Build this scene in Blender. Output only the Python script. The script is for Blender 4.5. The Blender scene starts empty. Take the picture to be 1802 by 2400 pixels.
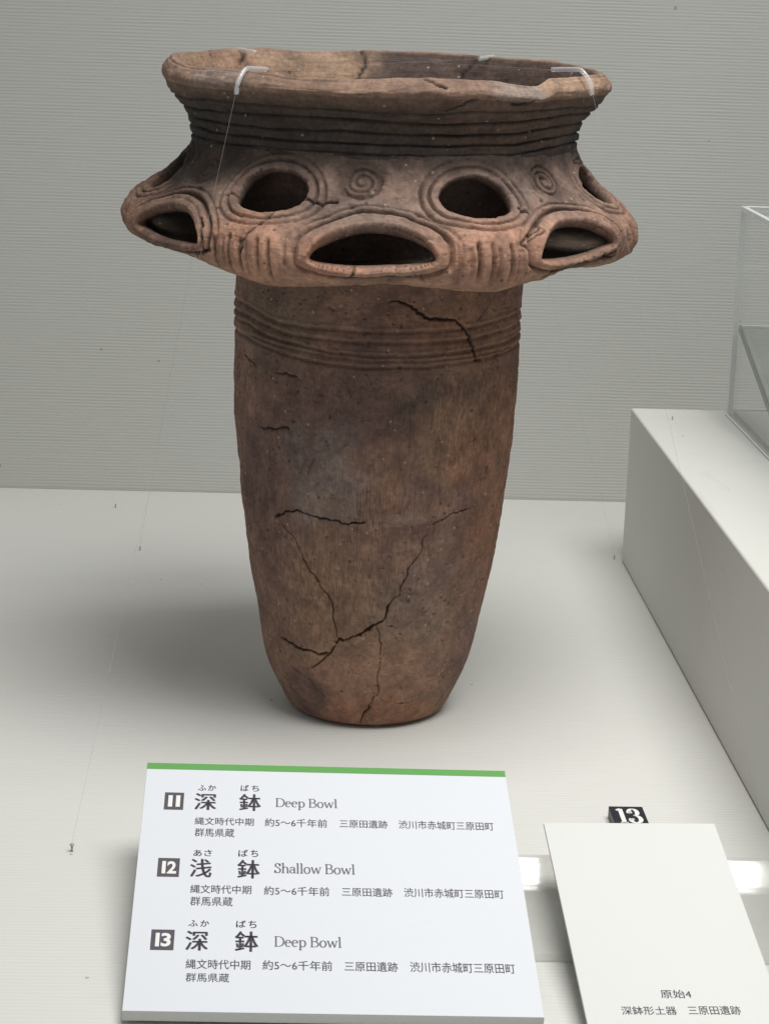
import bpy, bmesh, math, random
import numpy as np
from mathutils import Vector, Matrix
random.seed(7); rng = np.random.RandomState(11)
sc = bpy.context.scene
COL = sc.collection
rad = math.radians

# ------------------------------------------------------------------ camera
cam_d = bpy.data.cameras.new('camera'); cam = bpy.data.objects.new('camera', cam_d); COL.objects.link(cam)
_r = Vector((0.9988, -0.0367, 0.0324)); _u = Vector((-0.0225, 0.2441, 0.9695)); _f = Vector((0.0435, 0.9691, -0.2430))
_f.normalize(); _r = (_r - _f * _r.dot(_f)).normalized(); _u = _r.cross(_f)
M = Matrix(((_r.x, _u.x, -_f.x, -0.0469), (_r.y, _u.y, -_f.y, -1.1433), (_r.z, _u.z, -_f.z, 0.3980), (0, 0, 0, 1)))
cam.matrix_world = M
cam_d.sensor_fit = 'VERTICAL'; cam_d.sensor_height = 36; cam_d.sensor_width = 27; cam_d.lens = 75.0
cam_d.clip_start = 0.05; cam_d.clip_end = 50
sc.camera = cam

# ------------------------------------------------------------------ light (showcase lighting, indoors)
w = bpy.data.worlds.new('World'); sc.world = w; w.use_nodes = True
bg = w.node_tree.nodes['Background']; bg.inputs[0].default_value = (0.985, 1.0, 0.99, 1); bg.inputs[1].default_value = 0.25
def area(name, loc, target, sx, sy, power, color=(1, 1, 1), spread=180):
    l = bpy.data.lights.new(name, 'AREA'); l.shape = 'RECTANGLE'; l.size = sx; l.size_y = sy; l.energy = power
    l.color = color; l.spread = rad(spread)
    o = bpy.data.objects.new(name, l); COL.objects.link(o); o.location = loc
    o.rotation_euler = (Vector(target) - Vector(loc)).to_track_quat('-Z', 'Y').to_euler()
    return o
area('showcase_tube_light', (0.34, -0.55, 1.34), (0.23, -0.20, 0.0), 0.84, 0.52, 5.4, (1.0, 0.995, 0.975), 105)
area('showcase_back_light', (0.20, -0.16, 1.40), (0.14, 0.06, 0.0), 0.90, 0.20, 2.2, (1.0, 0.995, 0.98), 115)
sc.view_settings.view_transform = 'Standard'; sc.view_settings.look = 'None'
sc.view_settings.exposure = 0.12; sc.view_settings.gamma = 1.0
sc.cycles.use_adaptive_sampling = True
sc.cycles.max_bounces = 10; sc.cycles.transmission_bounces = 8; sc.cycles.transparent_max_bounces = 12
sc.cycles.caustics_reflective = False; sc.cycles.caustics_refractive = False

# ------------------------------------------------------------------ helpers
def mat(name):
    m = bpy.data.materials.new(name); m.use_nodes = True
    nt = m.node_tree; b = nt.nodes['Principled BSDF']
    return m, nt, b
def N(nt, typ, **kw):
    n = nt.nodes.new(typ)
    for k, v in kw.items(): setattr(n, k, v)
    return n
def L(nt, a, b): nt.links.new(a, b)
def math_n(nt, op, a, b=None, c=None):
    n = N(nt, 'ShaderNodeMath', operation=op)
    for i, v in enumerate((a, b, c)):
        if v is None: continue
        if isinstance(v, (int, float)): n.inputs[i].default_value = v
        else: L(nt, v, n.inputs[i])
    return n.outputs[0]
def mixc(nt, fac, a, b, blend='MIX'):
    n = N(nt, 'ShaderNodeMix', data_type='RGBA', blend_type=blend)
    if isinstance(fac, (int, float)): n.inputs[0].default_value = fac
    else: L(nt, fac, n.inputs[0])
    for i, v in ((6, a), (7, b)):
        if isinstance(v, tuple): n.inputs[i].default_value = v + ((1,) if len(v) == 3 else ())
        else: L(nt, v, n.inputs[i])
    return n.outputs[2]
def noise(nt, vec, scale, detail=3, rough=0.5, dist=0.0):
    n = N(nt, 'ShaderNodeTexNoise'); n.inputs['Scale'].default_value = scale
    n.inputs['Detail'].default_value = detail; n.inputs['Roughness'].default_value = rough; n.inputs['Distortion'].default_value = dist
    if vec is not None: L(nt, vec, n.inputs['Vector'])
    return n.outputs['Fac']
def ramp(nt, fac, p0, p1, v0=0.0, v1=1.0):
    n = N(nt, 'ShaderNodeMapRange', clamp=True, interpolation_type='SMOOTHSTEP')
    n.inputs[1].default_value = p0; n.inputs[2].default_value = p1; n.inputs[3].default_value = v0; n.inputs[4].default_value = v1
    L(nt, fac, n.inputs[0]); return n.outputs[0]
def mapping(nt, vec, scale=(1, 1, 1)):
    n = N(nt, 'ShaderNodeMapping'); n.inputs['Scale'].default_value = scale; L(nt, vec, n.inputs['Vector']); return n.outputs[0]
def bump(nt, height, dist, strength=1.0, prev=None):
    n = N(nt, 'ShaderNodeBump'); n.inputs['Distance'].default_value = dist; n.inputs['Strength'].default_value = strength
    L(nt, height, n.inputs['Height'])
    if prev is not None: L(nt, prev, n.inputs['Normal'])
    return n.outputs[0]

def link(o, parent=None):
    COL.objects.link(o)
    if parent is not None: o.parent = parent
    return o
def mesh_obj(name, verts, faces, m=None, parent=None, smooth=False):
    me = bpy.data.meshes.new(name); me.from_pydata([tuple(v) for v in verts], [], faces); me.update()
    if m: me.materials.append(m)
    if smooth: me.polygons.foreach_set('use_smooth', [True] * len(me.polygons))
    return link(bpy.data.objects.new(name, me), parent)
def bm_obj(name, bm, m=None, parent=None, smooth=False):
    me = bpy.data.meshes.new(name); bmesh.ops.recalc_face_normals(bm, faces=bm.faces); bm.to_mesh(me); bm.free()
    if m: me.materials.append(m)
    if smooth: me.polygons.foreach_set('use_smooth', [True] * len(me.polygons))
    return link(bpy.data.objects.new(name, me), parent)
def box_bm(x0, x1, y0, y1, z0, z1, bev=0.0, seg=3):
    bm = bmesh.new(); bmesh.ops.create_cube(bm, size=1.0)
    for v in bm.verts:
        v.co = Vector(((x0 + x1) / 2 + v.co.x * (x1 - x0), (y0 + y1) / 2 + v.co.y * (y1 - y0), (z0 + z1) / 2 + v.co.z * (z1 - z0)))
    if bev: bmesh.ops.bevel(bm, geom=list(bm.edges), offset=bev, segments=seg, affect='EDGES', profile=0.5)
    return bm
def tube_bm(pts, r, n=10, closed_ends=True, radii=None):
    bm = bmesh.new(); rings = []
    pts = [Vector(p) for p in pts]; up = Vector((0.13, 0.21, 0.97)).normalized()
    for i, p in enumerate(pts):
        t = (pts[min(i + 1, len(pts) - 1)] - pts[max(i - 1, 0)]).normalized()
        a = t.cross(up)
        if a.length < 1e-4: a = t.cross(Vector((1, 0, 0)))
        a.normalize(); b = t.cross(a); rr = radii[i] if radii else r
        rings.append([bm.verts.new(p + (a * math.cos(2 * math.pi * k / n) + b * math.sin(2 * math.pi * k / n)) * rr) for k in range(n)])
    for i in range(len(rings) - 1):
        for k in range(n): bm.faces.new((rings[i][k], rings[i][(k + 1) % n], rings[i + 1][(k + 1) % n], rings[i + 1][k]))
    if closed_ends: bm.faces.new(rings[0][::-1]); bm.faces.new(rings[-1])
    return bm
def empty(name, loc, label=None, cat=None, group=None, rot=None):
    o = bpy.data.objects.new(name, None); o.empty_display_size = 0.02; COL.objects.link(o); o.location = loc
    if rot: o.rotation_euler = rot
    tag(o, label, cat, group); return o
def tag(o, label=None, cat=None, group=None, kind=None):
    if label: o['label'] = label
    if cat: o['category'] = cat
    if group: o['group'] = group
    if kind: o['kind'] = kind
    return o

# ------------------------------------------------------------------ vector noise (numpy)
_lat = rng.rand(64, 64, 64).astype(np.float32)
def vnoise(P, scale, off=0.0):
    Q = P * scale + off + 100.0
    I = np.floor(Q).astype(np.int32); F = (Q - I).astype(np.float32); F = F * F * (3 - 2 * F); I &= 63; J = (I + 1) & 63
    x0, y0, z0 = I[..., 0], I[..., 1], I[..., 2]; x1, y1, z1 = J[..., 0], J[..., 1], J[..., 2]
    fx, fy, fz = F[..., 0], F[..., 1], F[..., 2]
    a = _lat[x0, y0, z0] * (1 - fx) + _lat[x1, y0, z0] * fx; b = _lat[x0, y1, z0] * (1 - fx) + _lat[x1, y1, z0] * fx
    c = _lat[x0, y0, z1] * (1 - fx) + _lat[x1, y0, z1] * fx; d = _lat[x0, y1, z1] * (1 - fx) + _lat[x1, y1, z1] * fx
    return ((a * (1 - fy) + b * fy) * (1 - fz) + (c * (1 - fy) + d * fy) * fz) * 2 - 1
def fbm(P, scale, off=0.0, oct=3):
    s = 0; a = 1.0; t = 0
    for k in range(oct): s = s + a * vnoise(P, scale * 2.03 ** k, off + 7.3 * k); t += a; a *= 0.5
    return s / t
def sstep(x, a, b):
    t = np.clip((x - a) / (b - a), 0, 1); return t * t * (3 - 2 * t)
def gauss(x, s): return np.exp(-(x / s) ** 2)

# ================================================================== materials
def clay_material():
    m, nt, b = mat('fired_clay')
    at = N(nt, 'ShaderNodeAttribute', attribute_name='Pigment')
    geo = N(nt, 'ShaderNodeTexCoord'); obj = geo.outputs['Object']
    uv = N(nt, 'ShaderNodeUVMap', uv_map='Surface').outputs[0]
    n1 = noise(nt, obj, 420, 5, 0.65); n2 = noise(nt, obj, 90, 4, 0.6)
    c = mixc(nt, ramp(nt, n1, 0.30, 0.72), (0.80, 0.79, 0.79), (1.18, 1.18, 1.17))
    c = mixc(nt, 1.0, at.outputs['Color'], c, 'MULTIPLY')
    c2 = mixc(nt, ramp(nt, n2, 0.35, 0.65), (0.85, 0.84, 0.85), (1.14, 1.13, 1.1))
    c = mixc(nt, 1.0, c, c2, 'MULTIPLY')
    mk = N(nt, 'ShaderNodeAttribute', attribute_name='Cord').outputs['Fac']
    st = noise(nt, mapping(nt, uv, (640, 150, 1)), 1.0, 2, 0.6)
    c = mixc(nt, mk, c, mixc(nt, 1.0, c, mixc(nt, ramp(nt, st, 0.36, 0.62), (0.78, 0.77, 0.77), (1.12, 1.12, 1.11)), 'MULTIPLY'))
    # pale mineral grains
    vo = N(nt, 'ShaderNodeTexVoronoi', feature='F1'); vo.inputs['Scale'].default_value = 260; L(nt, obj, vo.inputs['Vector'])
    wn = N(nt, 'ShaderNodeTexWhiteNoise'); L(nt, vo.outputs['Position'], wn.inputs['Vector'])
    grain = math_n(nt, 'MULTIPLY', math_n(nt, 'LESS_THAN', vo.outputs['Distance'], 0.20), math_n(nt, 'GREATER_THAN', wn.outputs['Value'], 0.90))
    c = mixc(nt, math_n(nt, 'MULTIPLY', grain, 0.55), c, (0.42, 0.35, 0.29))
    pit = math_n(nt, 'MULTIPLY', math_n(nt, 'LESS_THAN', vo.outputs['Distance'], 0.27), math_n(nt, 'LESS_THAN', wn.outputs['Value'], 0.035))
    c = mixc(nt, math_n(nt, 'MULTIPLY', pit, 0.6), c, (0.03, 0.024, 0.02))
    L(nt, c, b.inputs['Base Color'])
    b.inputs['Roughness'].default_value = 0.82; b.inputs['Specular IOR Level'].default_value = 0.28
    # fine vertical cord marks (u, v in metres), strength from attribute alpha-like mask
    hst = math_n(nt, 'MULTIPLY', st, mk)
    nb = bump(nt, hst, 0.0012, 0.9)
    # brushing lines round the collar and neck
    br = noise(nt, mapping(nt, uv, (70, 900, 1)), 1.0, 2, 0.6)
    hb = math_n(nt, 'MULTIPLY', br, math_n(nt, 'SUBTRACT', 1.0, mk))
    nb = bump(nt, hb, 0.0005, 0.55, nb)
    h = math_n(nt, 'SUBTRACT', math_n(nt, 'ADD', n1, math_n(nt, 'MULTIPLY', grain, 0.3)), math_n(nt, 'MULTIPLY', pit, 0.9))
    nb = bump(nt, h, 0.0007, 0.65, nb)
    L(nt, nb, b.inputs['Normal'])
    return m
M_CLAY = clay_material()

def cloth_material(name, color, axis, period, amp=0.0004, streak=0.10, smooth_far=None):
    m, nt, b = mat(name)
    co = N(nt, 'ShaderNodeTexCoord').outputs['Object']
    sx = N(nt, 'ShaderNodeSeparateXYZ'); L(nt, co, sx.inputs[0]); v = sx.outputs[axis]
    sc_ = (40, 40, 300) if axis == 2 else (40, 300, 40)
    wob = noise(nt, mapping(nt, co, tuple(0.4 * s for s in sc_)), 1.0, 2)
    ph = math_n(nt, 'ADD', math_n(nt, 'MULTIPLY', v, 2 * math.pi / period), math_n(nt, 'MULTIPLY', wob, 4.0))
    s = math_n(nt, 'SINE', ph)
    br = noise(nt, mapping(nt, co, tuple(s_ * 1.0 for s_ in sc_)), 1.0, 3, 0.6)
    fine = noise(nt, co, 900, 2)
    h = math_n(nt, 'ADD', math_n(nt, 'MULTIPLY', s, ramp(nt, noise(nt, mapping(nt, co, (14, 14, 60)), 1.0, 2), 0.3, 0.7, 0.2, 0.6)), math_n(nt, 'MULTIPLY', br, 1.4))
    h = math_n(nt, 'ADD', h, math_n(nt, 'MULTIPLY', fine, 0.35))
    c = mixc(nt, ramp(nt, h, 0.2, 1.5), tuple(x * (1 - streak) for x in color), tuple(x * (1 + streak * 0.5) for x in color))
    big = noise(nt, co, 5, 3)
    c = mixc(nt, ramp(nt, big, 0.3, 0.7, 0.0, 0.5), c, tuple(x * k for x, k in zip(color, (0.97, 0.965, 0.94))))
    # sparse specks of dust and old pin pricks
    vo = N(nt, 'ShaderNodeTexVoronoi', feature='F1'); vo.inputs['Scale'].default_value = 32; L(nt, co, vo.inputs['Vector'])
    wn = N(nt, 'ShaderNodeTexWhiteNoise'); L(nt, vo.outputs['Position'], wn.inputs['Vector'])
    spk = math_n(nt, 'MULTIPLY', math_n(nt, 'LESS_THAN', vo.outputs['Distance'], math_n(nt, 'MULTIPLY', wn.outputs['Value'], 0.045)), math_n(nt, 'GREATER_THAN', wn.outputs['Value'], 0.55))
    c = mixc(nt, math_n(nt, 'MULTIPLY', spk, 0.55), c, (0.2, 0.18, 0.15))
    L(nt, c, b.inputs['Base Color']); b.inputs['Roughness'].default_value = 0.85; b.inputs['Specular IOR Level'].default_value = 0.2
    L(nt, bump(nt, h, amp, 0.8), b.inputs['Normal'])
    return m
M_WALL = cloth_material('ribbed_wall_cloth', (0.515, 0.520, 0.495), 2, 0.0025, 0.00015, 0.045)
M_FLOOR = cloth_material('ribbed_floor_cloth', (0.675, 0.67, 0.64), 1, 0.0030, 0.00016, 0.025)
M_BLOCK = cloth_material('painted_plinth', (0.66, 0.66, 0.63), 1, 0.0031, 0.00008, 0.02)

def simple(name, color, rough=0.6, spec=0.4, fuzz=0.0):
    m, nt, b = mat(name)
    co = N(nt, 'ShaderNodeTexCoord').outputs['Object']
    n = noise(nt, co, 300, 3)
    c = mixc(nt, n, tuple(x * (1 - fuzz) for x in color), tuple(min(1, x * (1 + fuzz)) for x in color))
    L(nt, c, b.inputs['Base Color']); b.inputs['Roughness'].default_value = rough; b.inputs['Specular IOR Level'].default_value = spec
    L(nt, bump(nt, n, 0.00004, 0.3), b.inputs['Normal'])
    return m
M_CARD = simple('white_card', (0.705, 0.725, 0.765), 0.55, 0.4, 0.01)
M_CARD2 = simple('ivory_card', (0.70, 0.705, 0.68), 0.55, 0.4, 0.01)
M_EDGE = simple('card_board_edge', (0.55, 0.56, 0.54), 0.8, 0.2, 0.05)
M_GREEN = simple('green_print', (0.13, 0.36, 0.10), 0.5, 0.4, 0.03)
M_INK = simple('dark_ink', (0.10, 0.09, 0.105), 0.6, 0.3, 0.05)
M_INK2 = simple('grey_ink', (0.17, 0.16, 0.18), 0.6, 0.3, 0.05)
M_BLACK = simple('black_plate', (0.012, 0.014, 0.022), 0.45, 0.4, 0.1)
M_WHITE = simple('white_print', (0.80, 0.80, 0.78), 0.6, 0.3, 0.0)
M_GREYSHADE = simple('grey_sheet_shade', (0.20, 0.21, 0.205), 0.7, 0.3, 0.03)
M_PIN = simple('brass_pin', (0.42, 0.39, 0.33), 0.4, 0.6, 0.1)
M_PIN.node_tree.nodes['Principled BSDF'].inputs['Metallic'].default_value = 0.6
def glassy(name, color, rough, ior=1.49, tint=0.0, alpha=None):
    m, nt, b = mat(name)
    b.inputs['Base Color'].default_value = color + (1,); b.inputs['Roughness'].default_value = rough
    b.inputs['Transmission Weight'].default_value = 1.0; b.inputs['IOR'].default_value = ior
    co = N(nt, 'ShaderNodeTexCoord').outputs['Object']
    L(nt, bump(nt, noise(nt, co, 60, 2), 0.0001, 0.15), b.inputs['Normal'])
    return m, nt, b
def thin_clear(name, tint, rough, ior, haze=0.0, hazecol=(0.8, 0.8, 0.8), wavy=0.0):
    m, nt, b = mat(name); nt.nodes.remove(b); out = nt.nodes['Material Output']
    tr = N(nt, 'ShaderNodeBsdfTransparent'); tr.inputs[0].default_value = tint + (1,)
    gl_ = N(nt, 'ShaderNodeBsdfGlossy'); gl_.inputs['Roughness'].default_value = rough; gl_.inputs[0].default_value = (1, 1, 1, 1)
    co = N(nt, 'ShaderNodeTexCoord').outputs['Object']
    if wavy: L(nt, bump(nt, noise(nt, co, 45, 3), 0.0004, wavy), gl_.inputs['Normal'])
    lw = N(nt, 'ShaderNodeLayerWeight'); lw.inputs[0].default_value = 0.5; f0 = ((ior - 1) / (ior + 1)) ** 2
    fr = math_n(nt, 'ADD', math_n(nt, 'MULTIPLY', math_n(nt, 'POWER', lw.outputs['Facing'], 5.0), 1 - f0), f0)
    mx = N(nt, 'ShaderNodeMixShader'); L(nt, fr, mx.inputs[0]); L(nt, tr.outputs[0], mx.inputs[1]); L(nt, gl_.outputs[0], mx.inputs[2])
    res = mx.outputs[0]
    if haze > 0:
        df = N(nt, 'ShaderNodeBsdfDiffuse'); df.inputs[0].default_value = hazecol + (1,)
        m2 = N(nt, 'ShaderNodeMixShader'); m2.inputs[0].default_value = haze; L(nt, res, m2.inputs[1]); L(nt, df.outputs[0], m2.inputs[2]); res = m2.outputs[0]
    L(nt, res, out.inputs[0]); return m
M_ACR = thin_clear('clear_acrylic', (0.985, 0.99, 0.985), 0.03, 1.4, 0.01)
M_HOLD = thin_clear('hazed_acrylic', (0.99, 0.99, 0.985), 0.16, 1.9, 0.12, (0.92, 0.92, 0.90), 0.3)  # white haze painted in to brighten the strip's dark reflection
M_ACRE = thin_clear('polished_acrylic_edge', (0.93, 0.95, 0.95), 0.05, 2.2, 0.62, (0.88, 0.90, 0.91))  # bright glints of the edges painted in as whitish haze
M_GLASS = thin_clear('glass_grey_reflection', (0.55, 0.58, 0.56), 0.03, 1.52, 0.35, (0.34, 0.36, 0.345))  # grey reflection on the glass put into its tint and haze
M_GLE = simple('green_glass_edge', (0.035, 0.06, 0.045), 0.25, 0.6, 0.05)
M_GLB = simple('bright_glass_edge', (0.75, 0.80, 0.77), 0.25, 0.6, 0.02)  # lit back edge of the pane painted as a pale colour
M_VINYL = thin_clear('clear_vinyl_tube', (0.95, 0.96, 0.98), 0.10, 1.7, 0.24, (0.88, 0.89, 0.90))
M_NYLON = thin_clear('nylon_line', (0.93, 0.94, 0.93), 0.3, 1.3, 0.12, (0.7, 0.7, 0.7))

# ================================================================== setting
def grid_sheet(name, o, ex, ey, nx, ny, m):
    vs = [tuple(Vector(o) + Vector(ex) * (i / nx) + Vector(ey) * (j / ny)) for j in range(ny + 1) for i in range(nx + 1)]
    fs = [(j * (nx + 1) + i, j * (nx + 1) + i + 1, (j + 1) * (nx + 1) + i + 1, (j + 1) * (nx + 1) + i) for j in range(ny) for i in range(nx)]
    return mesh_obj(name, vs, fs, m)
# display floor: one slab with thickness
WALL_Y = 0.495
tag(bm_obj('display_floor', box_bm(-1.2, 1.4, -0.70, WALL_Y - 0.001, -0.03, 0.0), M_FLOOR), kind='structure')
tag(bm_obj('back_wall', box_bm(-1.2, 1.4, WALL_Y, WALL_Y + 0.03, -0.03, 1.5), M_WALL), kind='structure')

# ================================================================== pot
CX = -0.0025
def smooth_profile(pts, step, sig=0.0022):
    pts = np.array(pts, float); d = np.concatenate([[0], np.cumsum(np.linalg.norm(np.diff(pts, axis=0), axis=1))])
    n = int(d[-1] / 0.0004) + 1; s = np.linspace(0, d[-1], n); P = np.stack([np.interp(s, d, pts[:, k]) for k in (0, 1)], 1)
    k = int(3 * sig / 0.0004); kern = np.exp(-0.5 * (np.arange(-k, k + 1) * 0.0004 / sig) ** 2); kern /= kern.sum()
    Pp = np.concatenate([2 * P[:1] - P[k:0:-1], P, 2 * P[-1:] - P[-2:-k - 2:-1]])
    P = np.stack([np.convolve(Pp[:, j], kern, 'valid') for j in (0, 1)], 1)
    m = max(2, int(d[-1] / step)); s2 = np.linspace(0, d[-1], m + 1)
    P2 = np.stack([np.interp(s2, s, P[:, j]) for j in (0, 1)], 1)
    T = np.gradient(P2, axis=0); T /= np.linalg.norm(T, axis=1)[:, None]
    Nn = np.stack([T[:, 1], -T[:, 0]], 1)       # outward for profiles running upwards
    return P2, Nn, s2
def phis(step_m, R, half=112, back=3.0):
    a = np.arange(-half, half, math.degrees(step_m / R)); b = np.arange(half, 360 - half, math.degrees(step_m / R) * back)
    return np.concatenate([a, b])
def wrapd(a): return (a + 180) % 360 - 180
def pos(ph, r, z):
    a = np.radians(ph); return np.stack([r * np.sin(a), -r * np.cos(a), z + 0 * r], -1)
def build(name, V, faces, pig, cord, uvs, parent, m=M_CLAY):
    me = bpy.data.meshes.new(name); V = V.astype(np.float32)
    me.vertices.add(len(V)); me.vertices.foreach_set('co', V.ravel())
    F = faces.astype(np.int32); me.loops.add(F.size); me.loops.foreach_set('vertex_index', F.ravel())
    me.polygons.add(len(F)); me.polygons.foreach_set('loop_start', np.arange(0, F.size, 4, dtype=np.int32))
    me.polygons.foreach_set('loop_total', np.full(len(F), 4, dtype=np.int32))
    me.polygons.foreach_set('use_smooth', np.ones(len(F), dtype=bool))
    me.update(calc_edges=True)
    a = me.attributes.new('Pigment', 'FLOAT_COLOR', 'POINT'); a.data.foreach_set('color', np.concatenate([pig, np.ones((len(V), 1))], 1).astype(np.float32).ravel())
    a = me.attributes.new('Cord', 'FLOAT', 'POINT'); a.data.foreach_set('value', cord.astype(np.float32))
    uvl = me.uv_layers.new(name='Surface'); uvl.data.foreach_set('uv', uvs[F.ravel()].astype(np.float32).ravel())
    me.materials.append(m); me.validate()
    return link(bpy.data.objects.new(name, me), parent)
def grid_faces(nv, nu, flip=False):
    i = np.arange(nv - 1)[:, None] * nu; j = np.arange(nu)[None, :]; k = (j + 1) % nu
    f = np.stack([i + j, i + k, i + nu + k, i + nu + j], -1).reshape(-1, 4)
    return f[:, ::-1] if flip else f

def jitter(pts, amp, rs, it=3):
    pts = [np.array(p, float) for p in pts]
    for _ in range(it):
        out = [pts[0]]
        for a, b in zip(pts[:-1], pts[1:]):
            m_ = (a + b) / 2 + rs.uniform(-1, 1, 2) * amp; out += [m_, b]
        pts = out; amp *= 0.55
    return pts
def line_field(U, Vv, pts, width, depth, out, ends=True, wm=None, step=None, sa=0.0, chip=None, unit=0.001):
    """carve a groove along a polyline in surface metres; out is a height field that is lowered"""
    n = len(pts) - 1
    for k in range(n):
        a, b = pts[k], pts[k + 1]; pad = max(width * 3, 9 * unit if step is not None else 0)
        m_ = (U > min(a[0], b[0]) - pad) & (U < max(a[0], b[0]) + pad) & (Vv > min(a[1], b[1]) - pad) & (Vv < max(a[1], b[1]) + pad)
        if not m_.any(): continue
        p = np.stack([U[m_] - a[0], Vv[m_] - a[1]], -1); d = np.array(b) - np.array(a); l2 = max(d @ d, 1e-12)
        t = np.clip(p @ d / l2, 0, 1); dist = np.linalg.norm(p - t[:, None] * d, axis=1)
        wd = width * (wm[m_] if wm is not None else 1.0)
        f = 1.0
        if step is not None:
            cr = (p[:, 0] * d[1] - p[:, 1] * d[0]) / math.sqrt(l2); new = np.tanh(cr / (0.25 * unit)) * sa * np.exp(-(dist / (5.0 * unit)) ** 2)
            old = step[m_]; step[m_] = np.where(np.abs(new) > np.abs(old), new, old)
        if chip is not None: chip[m_] = np.maximum(chip[m_], np.exp(-(dist / (2.4 * width)) ** 2))
        if ends: q = (k + t) / n; f = np.clip(np.minimum(q, 1 - q) * 8 + 0.35, 0, 1)
        out[m_] = np.minimum(out[m_], -depth * f * gauss(dist, wd))

pot = empty('pottery_jar', (CX, 0, 0), 'tall reddish brown earthenware jar with pierced flaring collar, standing on the pale display floor', 'jar')

TERRA = np.array([0.37, 0.205, 0.135]); BROWN = np.array([0.215, 0.142, 0.112]); DARK = np.array([0.055, 0.047, 0.043]); OCHRE = np.array([0.255, 0.172, 0.118])
PURP = np.array([0.150, 0.098, 0.088]); GREY = np.array([0.222, 0.190, 0.172]); TAN = np.array([0.36, 0.225, 0.155])
def lerp(C, T, w_): return C * (1 - w_[..., None]) + T * w_[..., None]
def blob(ph, z, p0, z0, sp, sz, P, wob=0.5, off=0.0):
    d = np.sqrt((wrapd(ph - p0) / sp) ** 2 + ((z - z0) / sz) ** 2) + wob * fbm(P, 45, off, 3)
    return sstep(-d, -1.15, -0.55)

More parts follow.
